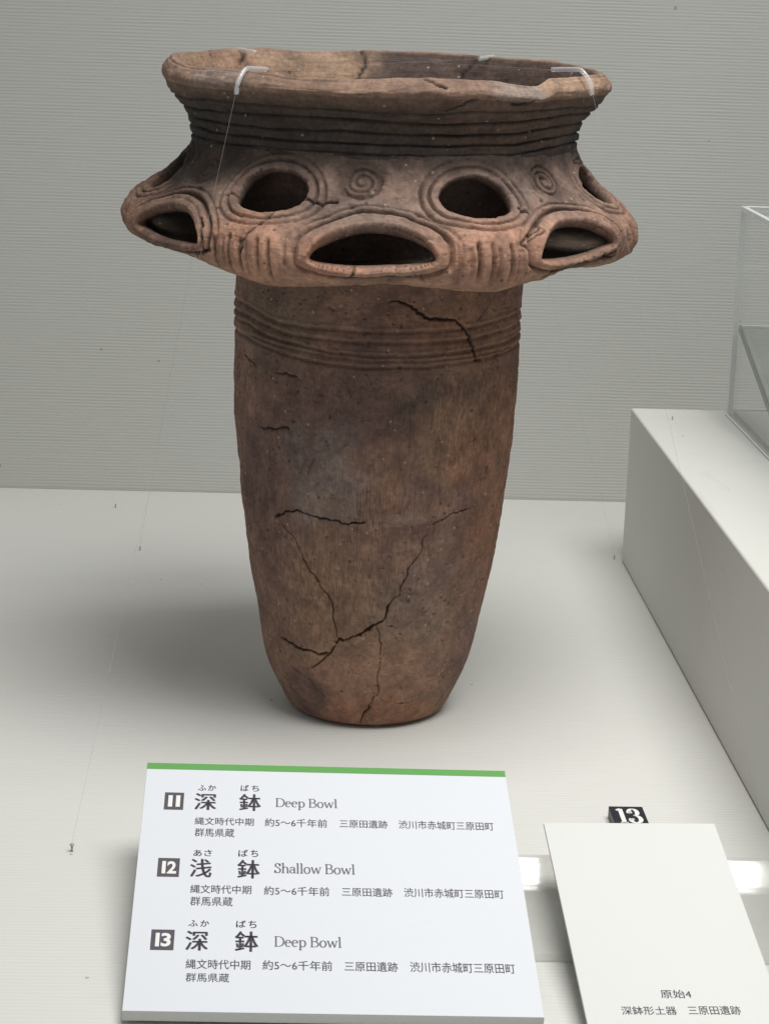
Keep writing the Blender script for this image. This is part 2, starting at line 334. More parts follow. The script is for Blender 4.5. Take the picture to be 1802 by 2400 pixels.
# ---------------------------------------------------------------- body
def make_body():
    prof = [(0.004, 0.0022), (0.022, 0.0018), (0.034, 0.0), (0.0405, 0.0004), (0.0452, 0.0038), (0.0495, 0.0125), (0.0533, 0.0215), (0.0567, 0.0315), (0.0597, 0.0445), (0.0619, 0.0600), (0.0650, 0.0760),
            (0.0682, 0.0930), (0.0717, 0.1190), (0.0742, 0.1440), (0.0760, 0.1670), (0.0768, 0.1850), (0.0769, 0.2050), (0.0768, 0.2250), (0.0772, 0.2480), (0.0790, 0.2600), (0.0830, 0.2740), (0.0890, 0.2890), (0.0950, 0.3020), (0.0990, 0.3130)]
    P2, Nn, s2 = smooth_profile(prof, 0.00046)
    ph = phis(0.00046, 0.072)
    PH, S = np.meshgrid(ph, s2); R = np.repeat(P2[:, :1], len(ph), 1); Z = np.repeat(P2[:, 1:], len(ph), 1)
    NR = np.repeat(Nn[:, :1], len(ph), 1); NZ = np.repeat(Nn[:, 1:], len(ph), 1)
    P = pos(PH, R, Z); U = np.radians(PH) * 0.073
    H = fbm(P, 28, 1.0, 2) * 0.0011 + fbm(P, 95, 3.0, 3) * 0.00045 + fbm(P, 380, 5.0, 2) * 0.00016
    fac = sstep(Z, 0.0, 0.012)
    H *= 0.25 + 0.75 * fac
    # incised bands
    bands = [([-68.3, -56.7, -45.5, -31.9, -17.3, -1.5, 10, 24.1, 37, 55], [229.3, 227.4, 224.8, 223.8, 224.1, 223.5, 224.1, 224.8, 225.4, 227.4], 1.1, 1.1),
             ([-67.5, -50.5, -36.2, -24.1, -10.3, .6, 13.6, 28.6, 41.5, 61.6], [223.8, 221.5, 218.9, 218.9, 218.3, 218.3, 218.6, 219.2, 219.9, 221.2], 1.25, 1.1),
             ([-67.2, -50.6, -31.9, -17.1, -5.9, 6.9, 20.9, 37, 54, 64.6], [219.6, 216.3, 214.0, 212.1, 211.4, 211.4, 212.4, 213.4, 214.2, 214.7], 1.25, 0.95),
             ([-60, -30, -5, 15, 40], [213.9, 211.2, 208.9, 209.2, 210.6], 0.5, 0.6),
             ([-67.1, -56.8, -40.1, -28.1, -16.7, -7.1, 3.6, 17.7, 33.5, 43.3, 65.1], [212.4, 210.8, 208.5, 206.6, 205.9, 205.3, 205.9, 206.2, 207.5, 207.9, 209.2], 1.15, 0.9)]
    wz = fbm(P, 60, 9.0, 2) * 0.0007
    dep = 1 + 0.35 * fbm(P, 50, 12.0, 2)
    for bp, bz, d_, w_ in bands:
        zz = np.interp(PH % 360, np.sort(np.array(bp) % 360), np.array(bz)[np.argsort(np.array(bp) % 360)], period=360) / 1000 + wz
        H -= d_ * 0.001 * dep * gauss(Z - zz, w_ * 0.001)
        H += 0.00035 * gauss(Z - zz - 0.0018, 0.0009)
    rs = np.random.RandomState(5); C = np.zeros_like(H); STEP = np.zeros_like(H); chip = np.zeros_like(H)
    wmod = np.clip(0.85 + 1.1 * fbm(P, 110, 77, 3), 0.35, 1.9)
    crk = [([(-47.4, 120.2), (-43.8, 121.5), (-38.7, 124.8), (-33.5, 125.8), (-27.4, 124.5), (-20.6, 123.8), (-14.5, 122.1), (-9.3, 122.8), (-4.9, 123.5)], .55, 2.6),
           ([(-4.9, 123.5), (6.3, 122.5), (15.6, 120.5), (23.6, 121.1)], .35, .3), ([(23.6, 121.1), (29.6, 123.8), (35.6, 126.4), (42.6, 127.8)], .45, 1.8),
           ([(-47.9, 119.5), (-45.0, 120.9)], 1.1, 2.6),
           ([(-45.9, 119.5), (-39.6, 112.5), (-34.1, 103.3)], .45, 1.4), ([(-34.1, 103.3), (-32.6, 99), (-27.4, 90.4), (-21.7, 81), (-19.6, 73.9), (-18.8, 64.6), (-17.2, 55.2)], .45, 1.9),
           ([(-17.2, 54.7), (-11.7, 56.3), (-4.5, 60.7), (.6, 65.2), (5.6, 68.8), (6.9, 76.8), (11.6, 82.2), (12.7, 89.2), (15.3, 98.3), (19.5, 104.9), (20.3, 111.9), (23.3, 117.5)], .5, 2.4),
           ([(-19.0, 53.6), (-17.2, 54.9), (-14.5, 55.4)], 1.0, 2.8), ([(-9, 58), (-4.5, 60.7), (.6, 65.2)], .8, 2.6),
           ([(-54.4, 48.6), (-45.3, 47.4), (-35.3, 46.1), (-27.8, 44.9), (-21.5, 46.5), (-17.3, 53.1)], .6, 2.2), ([(-21.5, 46.5), (-27, 40.8), (-33.8, 35.6)], .5, 1.6),
           ([(1, 64.6), (3.5, 58.8), (4.5, 53.4), (4.4, 42.4), (3.8, 31.5), (4.5, 23), (2.2, 21.2), (-.7, 12.4), (-4.4, 7.7), (-6, 4)], .4, 1.3),
           ([(2.2, 21.6), (-.7, 12.4), (-4.4, 7.7), (-6, 3)], .55, 1.9), ([(4.7, 21.8), (8.1, 18.6), (14.6, 17.7), (27.7, 16.3)], .3, .5),
           ([(-54.5, 44.9), (-51.2, 40.4), (-48.4, 34), (-40, 30.4), (-32, 24), (-26.9, 19), (-21.7, 10)], .6, .7),
           ([(1.4, 239.7), (6.1, 239.4), (10.3, 237.5), (12.6, 234.2), (16.5, 231.6), (22.9, 230.6), (28.1, 230), (31.7, 226.4), (35.6, 220.9), (37.7, 215), (38.9, 208.9), (42.7, 207.9)], .62, 2.6),
           ([(44.8, 235.8), (39.2, 229), (34.9, 224.8)], .35, .9), ([(-45, 198.1), (-39.6, 199.1), (-33.8, 197.8)], .55, 1.7), ([(-55.2, 166.7), (-47.9, 167.7), (-40.8, 169.7), (-37.8, 168.2)], .5, 1.5),
           ([(-25.9, 155.9), (-28.3, 150.7), (-29.3, 145.7)], .6, .9), ([(-68.8, 202.4), (-64.4, 200.6), (-57.7, 198.3)], .7, 1.2), ([(52, 208.5), (60, 211), (66, 211)], .5, 1.2),
           ([(60, 132), (62, 118), (58, 104)], .4, .8), ([(150, 240), (140, 200), (155, 160), (135, 110), (150, 60)], .5, 1.8), ([(135, 110), (100, 90), (85, 60)], .5, 1.6),
           ([(-150, 225), (-130, 180), (-145, 130), (-120, 80)], .5, 1.8), ([(-130, 180), (-95, 170), (-80, 140)], .45, 1.5)]
    for pts, w_, d_ in crk:
        pp = jitter([(rad(a) * 0.073, b / 1000) for a, b in pts], 0.0011, rs, 3)
        line_field(U, Z, pp, w_ * 0.00086, d_ * 0.0009, C, True, wmod, STEP, rs.uniform(-1, 1) * 0.00030 * min(1, d_ / 2), chip)
    dirt = np.clip(-C / 0.0012, 0, 1)
    H = H + C + STEP; chip = chip * sstep(fbm(P, 170, 81, 3), -0.1, 0.35)
    H -= 0.0004 * chip
    cordm = sstep(Z, 0.205, 0.198) * sstep(Z, 0.04, 0.11) * np.clip(0.75 + 1.0 * fbm(P, 22, 70, 2), 0.15, 1)
    Q3 = np.stack([U * 620 + 1.5 * vnoise(P, 40, 5), Z * 90, 0 * U], -1)
    cw = np.sin(U * (2 * np.pi / 0.00165) + 3.2 * fbm(P * np.array([1, 1, .35]), 70, 93, 2)); H += 0.00020 * cordm * cw * np.clip(0.5 + vnoise(np.stack([U * 500, Z * 420, 0 * U], -1), 1.0, 8.0), 0, 1)
    H -= 0.0007 * sstep(fbm(P, 420, 95, 2), 0.50, 0.66)
    H += 0.00038 * cordm * vnoise(Q3, 1.0, 3.0) - 0.0003 * sstep(fbm(P, 240, 91, 2), 0.42, 0.6)
    # chips and pits
    for a, b, r_, d_ in [(-21, 235.5, 1.6, .8), (-19.5, 234.4, 1.2, .9), (-14, 230.5, 1.4, .8), (-11, 228, 1.0, .7), (8, 168.5, 2.4, .9), (6, 196, 1.1, .5), (36, 52, 1.6, .5), (12, 56, 1.2, .6), (63, 65, 1.5, .8)]:
        H -= d_ * 0.001 * np.exp(-(((U - rad(a) * 0.073) / 0.001 / r_) ** 2 + ((Z - b / 1000) / 0.001 / r_ / .7) ** 2))
    Ro = R + NR * H * fac + 0; Zo = np.maximum(Z + NZ * H * fac, 0.0)
    V = pos(PH, np.maximum(Ro, 0.001), Zo)
    # pigment (real firing clouds and oxidised patches)
    n1 = fbm(P, 22, 20.0, 4); n2 = fbm(P, 60, 31.0, 3); n3 = fbm(P, 200, 33.0, 2)
    c = BROWN * np.ones(P.shape); c = lerp(c, OCHRE, sstep(n1, -0.1, 0.5) * 0.65)
    c = lerp(c, PURP, sstep(-n1 - 0.2 * n2, 0.0, 0.5) * 0.5)
    bl = [(-48, 0.225, 34, 0.026, 'DG', .55), (-30, 0.175, 34, 0.042, PURP, .85), (-12, 0.190, 26, 0.026, PURP, .7), (-19, 0.145, 19, 0.026, GREY, .85), (-36, 0.160, 6, 0.014, GREY * .9, .7), (2, 0.160, 4, 0.012, TAN * .72, .7), (6, 0.140, 4, 0.012, TAN * .72, .7), (-60, 0.135, 18, 0.045, PURP, .9),
          (-52, 0.098, 13, 0.024, PURP, .7), (20, 0.192, 9, 0.014, 'DG', .55), (12, 0.184, 10, 0.010, 'DG', .45), (33, 0.165, 24, 0.022, OCHRE, .8), (42, 0.175, 8, 0.010, 'DG', .3),
          (62, 0.160, 30, 0.060, TERRA * 0.8, .7), (70, 0.105, 24, 0.040, TERRA * 0.72, .7), (40, 0.228, 30, 0.018, TERRA * 0.62, .6), (-18, 0.085, 26, 0.040, OCHRE * 1.02, .6), (-30, 0.062, 16, 0.020, OCHRE * 1.05, .6),
          (20, 0.075, 26, 0.030, GREY * 0.95, .35), (2, 0.032, 40, 0.020, TAN * 0.9, .6), (10, 0.010, 46, 0.016, TERRA * 0.85, .85), (-42, 0.020, 19, 0.016, PURP * 0.85, .95), (-34, 0.012, 12, 0.008, 'DG', .6),
          (60, 0.045, 22, 0.020, PURP, .45), (45, 0.225, 14, 0.014, OCHRE, .5), (150, 0.150, 50, 0.060, PURP, .6), (-140, 0.090, 50, 0.050, OCHRE, .6), (180, 0.220, 60, 0.030, 'DG', .5)]
    c = c * np.array([0.97, 0.90, 0.87])
    for k, (a, b, sp, sz, T, w_) in enumerate(bl):
        T = np.array([0.095, 0.086, 0.070]) if isinstance(T, str) else T * np.array([0.98, 0.91, 0.89])
        c = lerp(c, T, blob(PH, Z, a, b, sp, sz, P, 0.8, 50 + 3.7 * k) * w_ * 0.85)
    # plaster fill and smear
    fill = blob(PH, Z, 12, 0.1255, 13, 0.005, P, 0.25, 90); c = lerp(c, np.array([0.22, 0.15, 0.115]), fill * .8)
    c *= (1 + 0.22 * n2 + 0.16 * n3 + 0.10 * cordm * cw)[..., None]
    c = lerp(c, np.array([0.030, 0.023, 0.020]), dirt ** 1.3 * 0.85)
    c = lerp(c, TAN * 0.95, sstep(chip, 0.25, 0.8) * (1 - dirt) * 0.35)
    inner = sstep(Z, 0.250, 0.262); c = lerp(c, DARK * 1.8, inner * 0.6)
    cord = np.clip(sstep(Z, 0.204, 0.198) * sstep(Z, 0.03, 0.08) * (0.70 + 1.0 * fbm(P, 22, 70, 2)), 0, 1) * (1 - fill)
    cord = np.clip(cord + 0.04, 0, 1)
    nu = len(ph); Fo = grid_faces(len(s2), nu)
    return V.reshape(-1, 3), Fo, c.reshape(-1, 3), cord.ravel(), np.stack([U.ravel(), S.ravel()], 1)
V_, F_, c_, k_, u_ = make_body()
build('body', V_, F_, np.clip(c_, 0.005, 1), k_, u_, pot)

# ---------------------------------------------------------------- neck, lip and inside
def make_rim():
    prof = [(0.1000, 0.3100), (0.1016, 0.3135), (0.1020, 0.3190), (0.1030, 0.3245), (0.1052, 0.3290), (0.1083, 0.3330), (0.1115, 0.3365), (0.1138, 0.3395), (0.1150, 0.3424), (0.1167, 0.3442), (0.1178, 0.3462), (0.1177, 0.3482),
            (0.1158, 0.3510), (0.1138, 0.3533), (0.1122, 0.3541), (0.1107, 0.3534), (0.1088, 0.3510), (0.1055, 0.3460), (0.1015, 0.3370), (0.0965, 0.3270), (0.0925, 0.3170), (0.0880, 0.3040), (0.0810, 0.2850), (0.0740, 0.2660), (0.0700, 0.2450), (0.0690, 0.2100),
            (0.0690, 0.1850), (0.0665, 0.1440), (0.0605, 0.0930), (0.0545, 0.0600), (0.0450, 0.0300), (0.030, 0.0130), (0.003, 0.0110)]
    P2, Nn, s2 = smooth_profile(prof, 0.0005, 0.0009)
    # coarser deep inside
    lip = 0.075; keep = [i for i in range(len(s2)) if s2[i] < lip or i % 6 == 0 or i == len(s2) - 1]
    P2, Nn, s2 = P2[keep], Nn[keep], s2[keep]
    ph = phis(0.0006, 0.11)
    PH, S = np.meshgrid(ph, s2); R = np.repeat(P2[:, :1], len(ph), 1); Z = np.repeat(P2[:, 1:], len(ph), 1)
    NR = np.repeat(Nn[:, :1], len(ph), 1); NZ = np.repeat(Nn[:, 1:], len(ph), 1)
    P = pos(PH, R, Z); U = np.radians(PH) * 0.108
    s_out = s2[np.argmax(P2[:, 0])]; outside = sstep(S, s_out + 0.002, s_out - 0.002)
    H = fbm(P, 26, 2.0, 2) * 0.0010 + fbm(P * np.array([1, 1, 2.5]), 80, 4.0, 3) * 0.00055 + fbm(P * np.array([.5, .5, 3.0]), 210, 6.0, 2) * 0.00035
    # rough overhanging edge of the lip
    H += gauss(S - s_out + 0.0012, 0.0016) * (fbm(P, 130, 8.0, 3) * 0.0008)
    dep = 1 + 0.55 * fbm(P, 40, 14.0, 2); wz = fbm(P, 45, 16.0, 2) * 0.0010
    bands = [([-68, -55, -36, -22, -5, 6, 19.5, 34, 47], [335.1, 336.4, 336.0, 335.4, 334.8, 334.8, 335.7, 336.6, 337.4], 1.1, .75),
             ([-72, -57.6, -50, -40, -32, -3, 6, 20, 36, 58], [329.9, 330.4, 330.2, 330.9, 331.0, 330.6, 329.8, 329.7, 331.5, 333.6], 1.8, .85),
             ([-73, -58, -50, -32, -13.5, -3, 6, 20, 36.6, 60], [325.3, 324.8, 324.4, 324.4, 325.2, 324.9, 324.7, 324.2, 325.4, 328.2], 1.7, .8),
             ([-73, -58, -43, 6.6, 20.6, 37, 61], [320.4, 319.4, 319.5, 319.3, 319.1, 319.9, 322.6], 1.7, .8),
             ([-75, -46, -5, 25, 35, 43, 62], [315.2, 314.9, 314.2, 314.2, 314.4, 315.7, 317.8], 1.8, .8)]
    gr_shade = np.zeros_like(H)
    for bp, bz, d_, w_ in bands:
        ii = np.argsort(np.array(bp) % 360)
        zz = np.interp(PH % 360, (np.array(bp) % 360)[ii], np.array(bz)[ii], period=360) / 1000 + wz
        gq = outside * np.clip(dep, .25, 1.6) * gauss(Z - zz, w_ * 0.00072); H -= 1.0 * d_ * 0.001 * gq; gr_shade = np.maximum(gr_shade, np.clip(gq, 0, 1) * min(1, d_ / 1.6))
    # line along the top of the lip
    s_top = s2[np.argmax(P2[:, 1])]
    H -= 0.0007 * gauss(S - (s_top - 0.0022) - fbm(P, 25, 61, 2) * 0.0012, 0.0006) * sstep(fbm(P, 20, 63, 2), -0.25, 0.2)
    rs = np.random.RandomState(9); Cc = np.zeros_like(H)
    # cracks over the lip and on the inside: (azimuth, distance along profile)
    inn = s_top
    for pts, w_, d_ in [([(7, s_top - .0005), (9, s_top - .003), (12, s_top - .0065)], .5, 1.4), ([(20, s_out - .004), (17, s_out - .008), (13, s_out - .012)], .5, 1.2),
                        ([(36, s_out - .002), (33, s_out - .0065), (30, s_out - .0065)], .9, 1.2),
                        ([(-174, inn + .000), (-176, inn + .010), (-172, inn + .02), (-177, inn + .03), (-174, inn + .05)], .75, 2.0),
                        ([(149, inn), (153, inn + .012), (158, inn + .022)], .8, 1.8), ([(-138, inn - .001), (-136, inn + .005), (-133, inn + .010)], .8, 1.6),
                        ([(-122, inn), (-121, inn + .006)], .6, 1.2), ([(130, inn + .02), (136, inn + .03), (139, inn + .045)], .7, 1.5)]:
        pp = jitter([(rad(a) * 0.108, b) for a, b in pts], 0.0012, rs, 3)
        line_field(np.radians(wrapd(PH)) * 0.108, S, pp, w_ * 0.001, d_ * 0.001, Cc, ends=False)
    H += Cc; dirt = np.clip(-Cc / 0.0012, 0, 1)
    # wavy lip height with the dip and step at the right
    dz = 0.0002 - 0.0030 * np.cos(np.radians(PH)) + 0.0006 * np.sin(np.radians(PH * 3 + 40)) + 0.0005 * np.sin(np.radians(PH * 7))
    pw = wrapd(PH)
    dz += -0.0027 * sstep(pw, 18, 37) * sstep(pw, 43.5, 38.5) + 0.0008 * sstep(pw, 38, 44) * sstep(pw, 88, 60)
    dz = dz * sstep(Z, 0.338, 0.352) * np.where(S < s2[-1] * 0.5, 1, 0)
    dr = 0.0008 * np.sin(np.radians(PH * 2 + 30)) + 0.0006 * np.sin(np.radians(PH * 5))
    mask = sstep(S, 0.0, 0.003)
    V = pos(PH, np.maximum(R + NR * H * mask + dr * sstep(Z, 0.33, 0.35), 0.001), Z + NZ * H * mask + dz)
    n1 = fbm(P, 24, 120.0, 4); n2 = fbm(P, 75, 131.0, 3); n3 = fbm(P * np.array([.6, .6, 2.5]), 230, 133.0, 2)
    c = np.array([0.074, 0.055, 0.045]) * np.ones(P.shape)  # neck darkened in its colour for the shade under the lip
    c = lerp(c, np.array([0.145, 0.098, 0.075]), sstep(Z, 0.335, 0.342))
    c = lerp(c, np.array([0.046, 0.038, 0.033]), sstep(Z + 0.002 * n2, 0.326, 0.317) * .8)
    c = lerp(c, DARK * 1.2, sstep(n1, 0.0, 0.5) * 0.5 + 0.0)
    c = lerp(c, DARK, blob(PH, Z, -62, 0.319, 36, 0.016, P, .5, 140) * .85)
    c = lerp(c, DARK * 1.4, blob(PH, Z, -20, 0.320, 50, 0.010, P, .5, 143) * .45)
    c = lerp(c, BROWN * 0.8, blob(PH, Z, 40, 0.330, 36, 0.014, P, .5, 147) * .5)
    # lip
    lipm = sstep(S, s_out - 0.0050, s_out - 0.0030) * sstep(S, s_top + 0.004, s_top + 0.0015)
    c = lerp(c, np.array([0.28, 0.182, 0.135]), lipm * (0.75 + 0.25 * n2))
    c = lerp(c, OCHRE * 1.25, lipm * blob(PH, Z, 58, .35, 22, .02, P, .4, 150) * .7)
    c = lerp(c, GREY * 1.15, lipm * (blob(PH, Z, 33, .35, 9, .02, P, .4, 153) * .6 + blob(PH, Z, -48, .35, 12, .02, P, .4, 157) * .45))
    # inside: warm on the left, dark soot on the right
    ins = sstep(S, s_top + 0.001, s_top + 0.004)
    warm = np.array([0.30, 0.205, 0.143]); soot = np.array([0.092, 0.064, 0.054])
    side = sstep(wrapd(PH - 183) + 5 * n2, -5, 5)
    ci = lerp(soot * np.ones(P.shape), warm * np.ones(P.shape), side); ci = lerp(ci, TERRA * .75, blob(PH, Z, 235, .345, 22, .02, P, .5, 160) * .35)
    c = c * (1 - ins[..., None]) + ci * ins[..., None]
    c *= (1 + 0.24 * n2 + 0.24 * n3)[..., None]
    c = lerp(c, np.array([0.020, 0.015, 0.013]), np.maximum(dirt * 0.85, gr_shade * 0.9))  # dirt in the cracks; the shade of the neck grooves is painted
    cord = np.full(PH.shape, 0.0)
    return V.reshape(-1, 3), grid_faces(len(s2), len(ph)), c.reshape(-1, 3), cord.ravel(), np.stack([U.ravel(), S.ravel()], 1)
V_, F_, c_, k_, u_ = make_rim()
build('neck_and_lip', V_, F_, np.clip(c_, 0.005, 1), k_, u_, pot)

# ---------------------------------------------------------------- pierced collar
def make_collar():
    prof = [(.0985, .3175), (.1012, .3145), (.1045, .306), (.1085, .2995), (.1150, .292), (.1230, .285), (.1300, .2795), (.1342, .2750), (.1360, .2705), (.1363, .2655), (.1352, .2605), (.1322, .2562), (.1268, .2537), (.1200, .2520), (.1090, .2512), (.0930, .2518), (.0765, .2530)]
    P2, Nn, s2 = smooth_profile(prof, 0.00055, 0.0022)
    Nn = -Nn                                     # this profile runs downwards
    s2 = s2 - 0.0042                            # v = 0 at the neck join
    ph = phis(0.00058, 0.125)
    PH, S = np.meshgrid(ph, s2); R = np.repeat(P2[:, :1], len(ph), 1); Z = np.repeat(P2[:, 1:], len(ph), 1)
    NR = np.repeat(Nn[:, :1], len(ph), 1); NZ = np.repeat(Nn[:, 1:], len(ph), 1)
    P = pos(PH, R, Z); v = S * 1000.0
    eyes = np.array([-3.9, 45.3, 97.0, 149.0, 200.0, 252.0, 303.8])
    circ = np.array([21.5, 74.0, 123.0, 174.5, 226.0, 278.0, 329.4])
    spir = np.array([-7.2, 47.5, 97.0, 149.0, 200.0, 252.0, 302.5])
    warpu = fbm(P, 40, 200, 2) * 1.1; warpv = fbm(P, 40, 210, 2) * 1.1
    def local(cs, Rl):
        d = wrapd(PH[..., None] - cs); i = np.argmin(np.abs(d), -1)
        return np.radians(np.take_along_axis(d, i[..., None], -1)[..., 0]) * Rl * 1000, i
    # eye shaped openings: intersection of two discs, mm
    def eye_sdf(PHx, vx, wu=0, wv=0):
        d = wrapd(PHx[..., None] - eyes); i = np.argmin(np.abs(d), -1)
        u = np.radians(np.take_along_axis(d, i[..., None], -1)[..., 0]) * 132 + wu; y = vx - 61.5 + wv
        a = 30.5; ht = 19.5; hb = 6.0
        rt = (a * a + ht * ht) / (2 * ht); rb = (a * a + hb * hb) / (2 * hb)
        dt = np.hypot(u, y - (rt - ht)) - rt; db = np.hypot(u, y + (rb - hb)) - rb
        k = 1.6; m_ = np.maximum(dt, db); return m_ + k * np.exp(-np.abs(dt - db) / k) * 0.5, u, y, dt, db
    def cir_sdf(PHx, vx, wu=0, wv=0):
        d = wrapd(PHx[..., None] - circ); i = np.argmin(np.abs(d), -1)
        u = np.radians(np.take_along_axis(d, i[..., None], -1)[..., 0]) * 111 + wu; y = vx - 24.0 + wv
        q = np.sqrt((u / 18.5) ** 2 + (y / 13.2) ** 2) + 1e-6
        g = np.sqrt((u / 18.5 ** 2) ** 2 + (y / 13.2 ** 2) ** 2) + 1e-6
        return q * (q - 1) / g, u, y
    e, eu, ey, edt, edb = eye_sdf(PH, v, warpu, warpv); c0, cu, cy = cir_sdf(PH, v, warpu, warpv)
    g = np.minimum(e, c0)
    # ---- relief in mm
    Hm = fbm(P, 30, 220, 2) * 0.9 + fbm(P, 90, 225, 3) * 0.85 + fbm(P, 330, 228, 2) * 0.45 - 0.5 * sstep(fbm(P, 520, 241, 2), 0.45, 0.62) - 0.5 * sstep(fbm(P, 200, 229, 2), 0.4, 0.6)
    dp = np.clip(1 + 0.6 * fbm(P, 45, 230, 2), .3, 1.7)
    below = sstep(ey, 0, 6)
    eg = 4.8 + 3.9 * sstep(-ey, -3, 11)                       # distance of the groove round the eye
    endfade = 1.0
    # eye lip: swollen strap of clay
    Hm += 1.5 * sstep(e, eg, eg - 2.2) * (1 - 0.35 * below)
    Hm -= 1.5 * dp * gauss(e - eg - 5.0, 0.7) * (1 - below) * sstep(c0, 8.0, 10.5); Hm += 0.6 * gauss(e - eg - 3.0, 1.2) * (1 - below)
    Hm -= 0.8 * dp * gauss(e - 0.52 * eg, 0.55) * sstep(fbm(P, 28, 235, 2), -0.1, 0.2)
    Hm -= 1.9 * dp * gauss(e - eg - 0.6, 0.85) * 1.5 * (1 - 0.25 * below)
    # circle: low ring, two grooves
    far_e = sstep(e, eg + 0.2, eg + 2.5)
    Hm += 0.5 * sstep(c0, 5.0, 3.6) * far_e
    topw = 1 - 0.55 * sstep(-cy, 6, 12)
    Hm -= 2.1 * dp * gauss(c0 - 5.2, 0.65) * far_e * topw
    Hm += 0.45 * gauss(c0 - 7.0, 1.0) * far_e
    Hm -= 1.9 * dp * gauss(c0 - 9.4, 0.7) * far_e * topw
    # sunken panel round the spiral
    su, si = local(spir, 0.106); su = su + warpu; sy = v - 14.6 + warpv
    rr = np.hypot(su, sy * 1.05); th = np.arctan2(sy, su)
    sgn = np.where(si % 2 == 0, 1, -1)
    ring = gauss(rr - 9.2, 0.75) * sstep(np.cos(th * sgn - 1.2), -0.3, 0.3)
    th2 = th * sgn + si * 0.8; turn = (th2 / (2 * np.pi)) % 1.0
    arm = np.maximum(gauss(rr - (1.2 + 3.6 * turn), 0.7), gauss(rr - (4.8 + 3.6 * turn), 0.7)) * sstep(rr, 1.2, 2.2) * sstep(rr, 9.0, 7.6)
    Hm -= (1.3 * ring + 1.3 * arm) * dp * far_e * np.where(si == 1, 1.5, 1.0)
    Hm += 0.7 * sstep(rr, 8.0, 6.0) * far_e
    Hm -= 1.5 * gauss(np.hypot(su + 1.5, sy + 3.5), 2.0) * np.where(si == 1, 1.2, 0.0)
    # gouges on the swollen edge under the circles
    gu, gi = local(circ, 0.134); gu = gu + 0.35 * warpu
    gshade_dirt = np.zeros_like(Hm)
    for q, (gx, dd) in enumerate([(-18.5, .9), (-13.2, 1.0), (-8.2, 1.15), (-3.2, 1.2), (2.0, 1.1), (7.2, .9), (12.4, .9)]):
        jx = gx + 0.9 * np.sin(gi * 5.1 + q * 2.7); dd = dd * (0.75 + 0.35 * np.sin(gi * 3.3 + q * 4.1))
        vt = 54.5 + 1.4 * np.sin(gi * 2.2 + q * 1.9); vb = 70.0 + 1.8 * np.sin(gi * 1.3 + q * 3.1)
        gz_ = dd * gauss(gu - jx - 0.06 * (v - 60), 0.95) * sstep(v, vt - 1.2, vt + 1.5) * sstep(v, vb + 4, vb - 3) * sstep(e, eg - 2.0, eg + 0.5)
        Hm -= 3.1 * gz_; gshade_dirt = np.maximum(gshade_dirt, np.clip(gz_, 0, 1))
    # radial streaks dragged on the upper slope at the far left
    Hm -= 0.7 * gauss(((PH + 68) % 6) - 3, 0.8) * sstep(v, 0, 4) * sstep(v, 26, 16) * gauss(wrapd(PH + 74), 14) * dp
    # plan is gently seven sided
    Hm += 1.7 * np.cos(np.radians((PH - 21.5) * 7)) * sstep(v, 25, 55)
    Hm += 1.4 * np.sin(np.radians(PH * 2 + 70)) * sstep(v, 20, 50)
    # straps from circle to circle, shallow hollow round each spiral
    Hm -= 1.2 * sstep(rr, 15.0, 9.5) * sstep(c0, 9.5, 12.0) * far_e
    Hm += 1.0 * gauss(gu, 14.0) * sstep(v, 40, 52) * sstep(e, eg, eg + 2.0)
    Hm += 1.0 * fbm(P, 55, 233, 2) * sstep(g, 1, 4)
    # fractures
    rs = np.random.RandomState(21); Cc = np.zeros_like(Hm); W = wrapd(PH)
    for pts, w_, d_ in [([(-20.5, 27), (-17, 28), (-13, 26.5)], .6, 2.2), ([(-27, 39), (-27.8, 44), (-29.5, 50), (-31, 56), (-31.5, 62)], .55, 1.8), ([(-7.5, 64), (-7.5, 69), (-9, 73)], .5, 1.6),
                        ([(32, 31), (34, 34)], .8, 2.4), ([(33.5, 46), (30, 49), (27.5, 54), (29, 57)], .55, 1.7), ([(36, 40), (33.5, 44), (34.0, 49), (30.0, 52)], .45, 1.4),
                        ([(68, 6), (73, 10), (78, 9)], .6, 1.5), ([(-40, 28), (-43, 29)], .5, 1.3), ([(35, 73), (45, 70.5), (55, 71), (60, 69)], .75, 2.4), ([(47, 71), (47.5, 76), (47, 80)], .55, 1.6),
                        ([(-44, 48), (-42.5, 52), (-41.5, 60), (-42, 66)], .8, 1.8), ([(5, 69), (7, 73)], .5, 1.2)]:
        pp = jitter([(rad(a) * 125, b) for a, b in pts], 1.0, rs, 3)
        line_field(np.radians(W) * 125, v, pp, w_, d_, Cc, ends=False)
    Hm += Cc; dirt = np.clip(-Cc / 1.3, 0, 1)
    for a, b, r_ in [(41, 26.5, 1.0), (58, 27, 1.1), (57.5, 30, 1.0), (39, 33, 1.3)]:
        Hm -= 1.4 * np.exp(-(((np.radians(W - a) * 118) / r_) ** 2 + ((v - b) / r_) ** 2)); dirt = np.maximum(dirt, .8 * np.exp(-(((np.radians(W - a) * 118) / r_) ** 2 + ((v - b) / r_) ** 2)))
    # ---- rounding towards the openings, 6.5 mm wall
    T = 6.5; r0 = 1.7
    gg = np.clip(g + 0.35 * fbm(P, 160, 240, 2), 0, r0); rnd = r0 - np.sqrt(np.maximum(r0 ** 2 - (r0 - gg) ** 2, 0))
    endw = np.minimum(sstep(v, -4, 2), sstep(v, v.max(), v.max() - 8))
    Hout = Hm * endw - rnd
    Tin = T * (0.35 + 0.65 * endw)
    Hin = -Tin + rnd * (Tin - r0) / r0 + 0.6 * fbm(P, 60, 250, 3) * sstep(gg, 0, r0)
    # meet at the opening's edge
    edge = 1 - gg / r0
    Hin = Hin * (1 - edge ** 4) + (Hout) * edge ** 4
    # ---- snap boundary vertices onto g = 0
    inside = g < 0
    nv, nu = g.shape
    nb = np.zeros_like(inside)
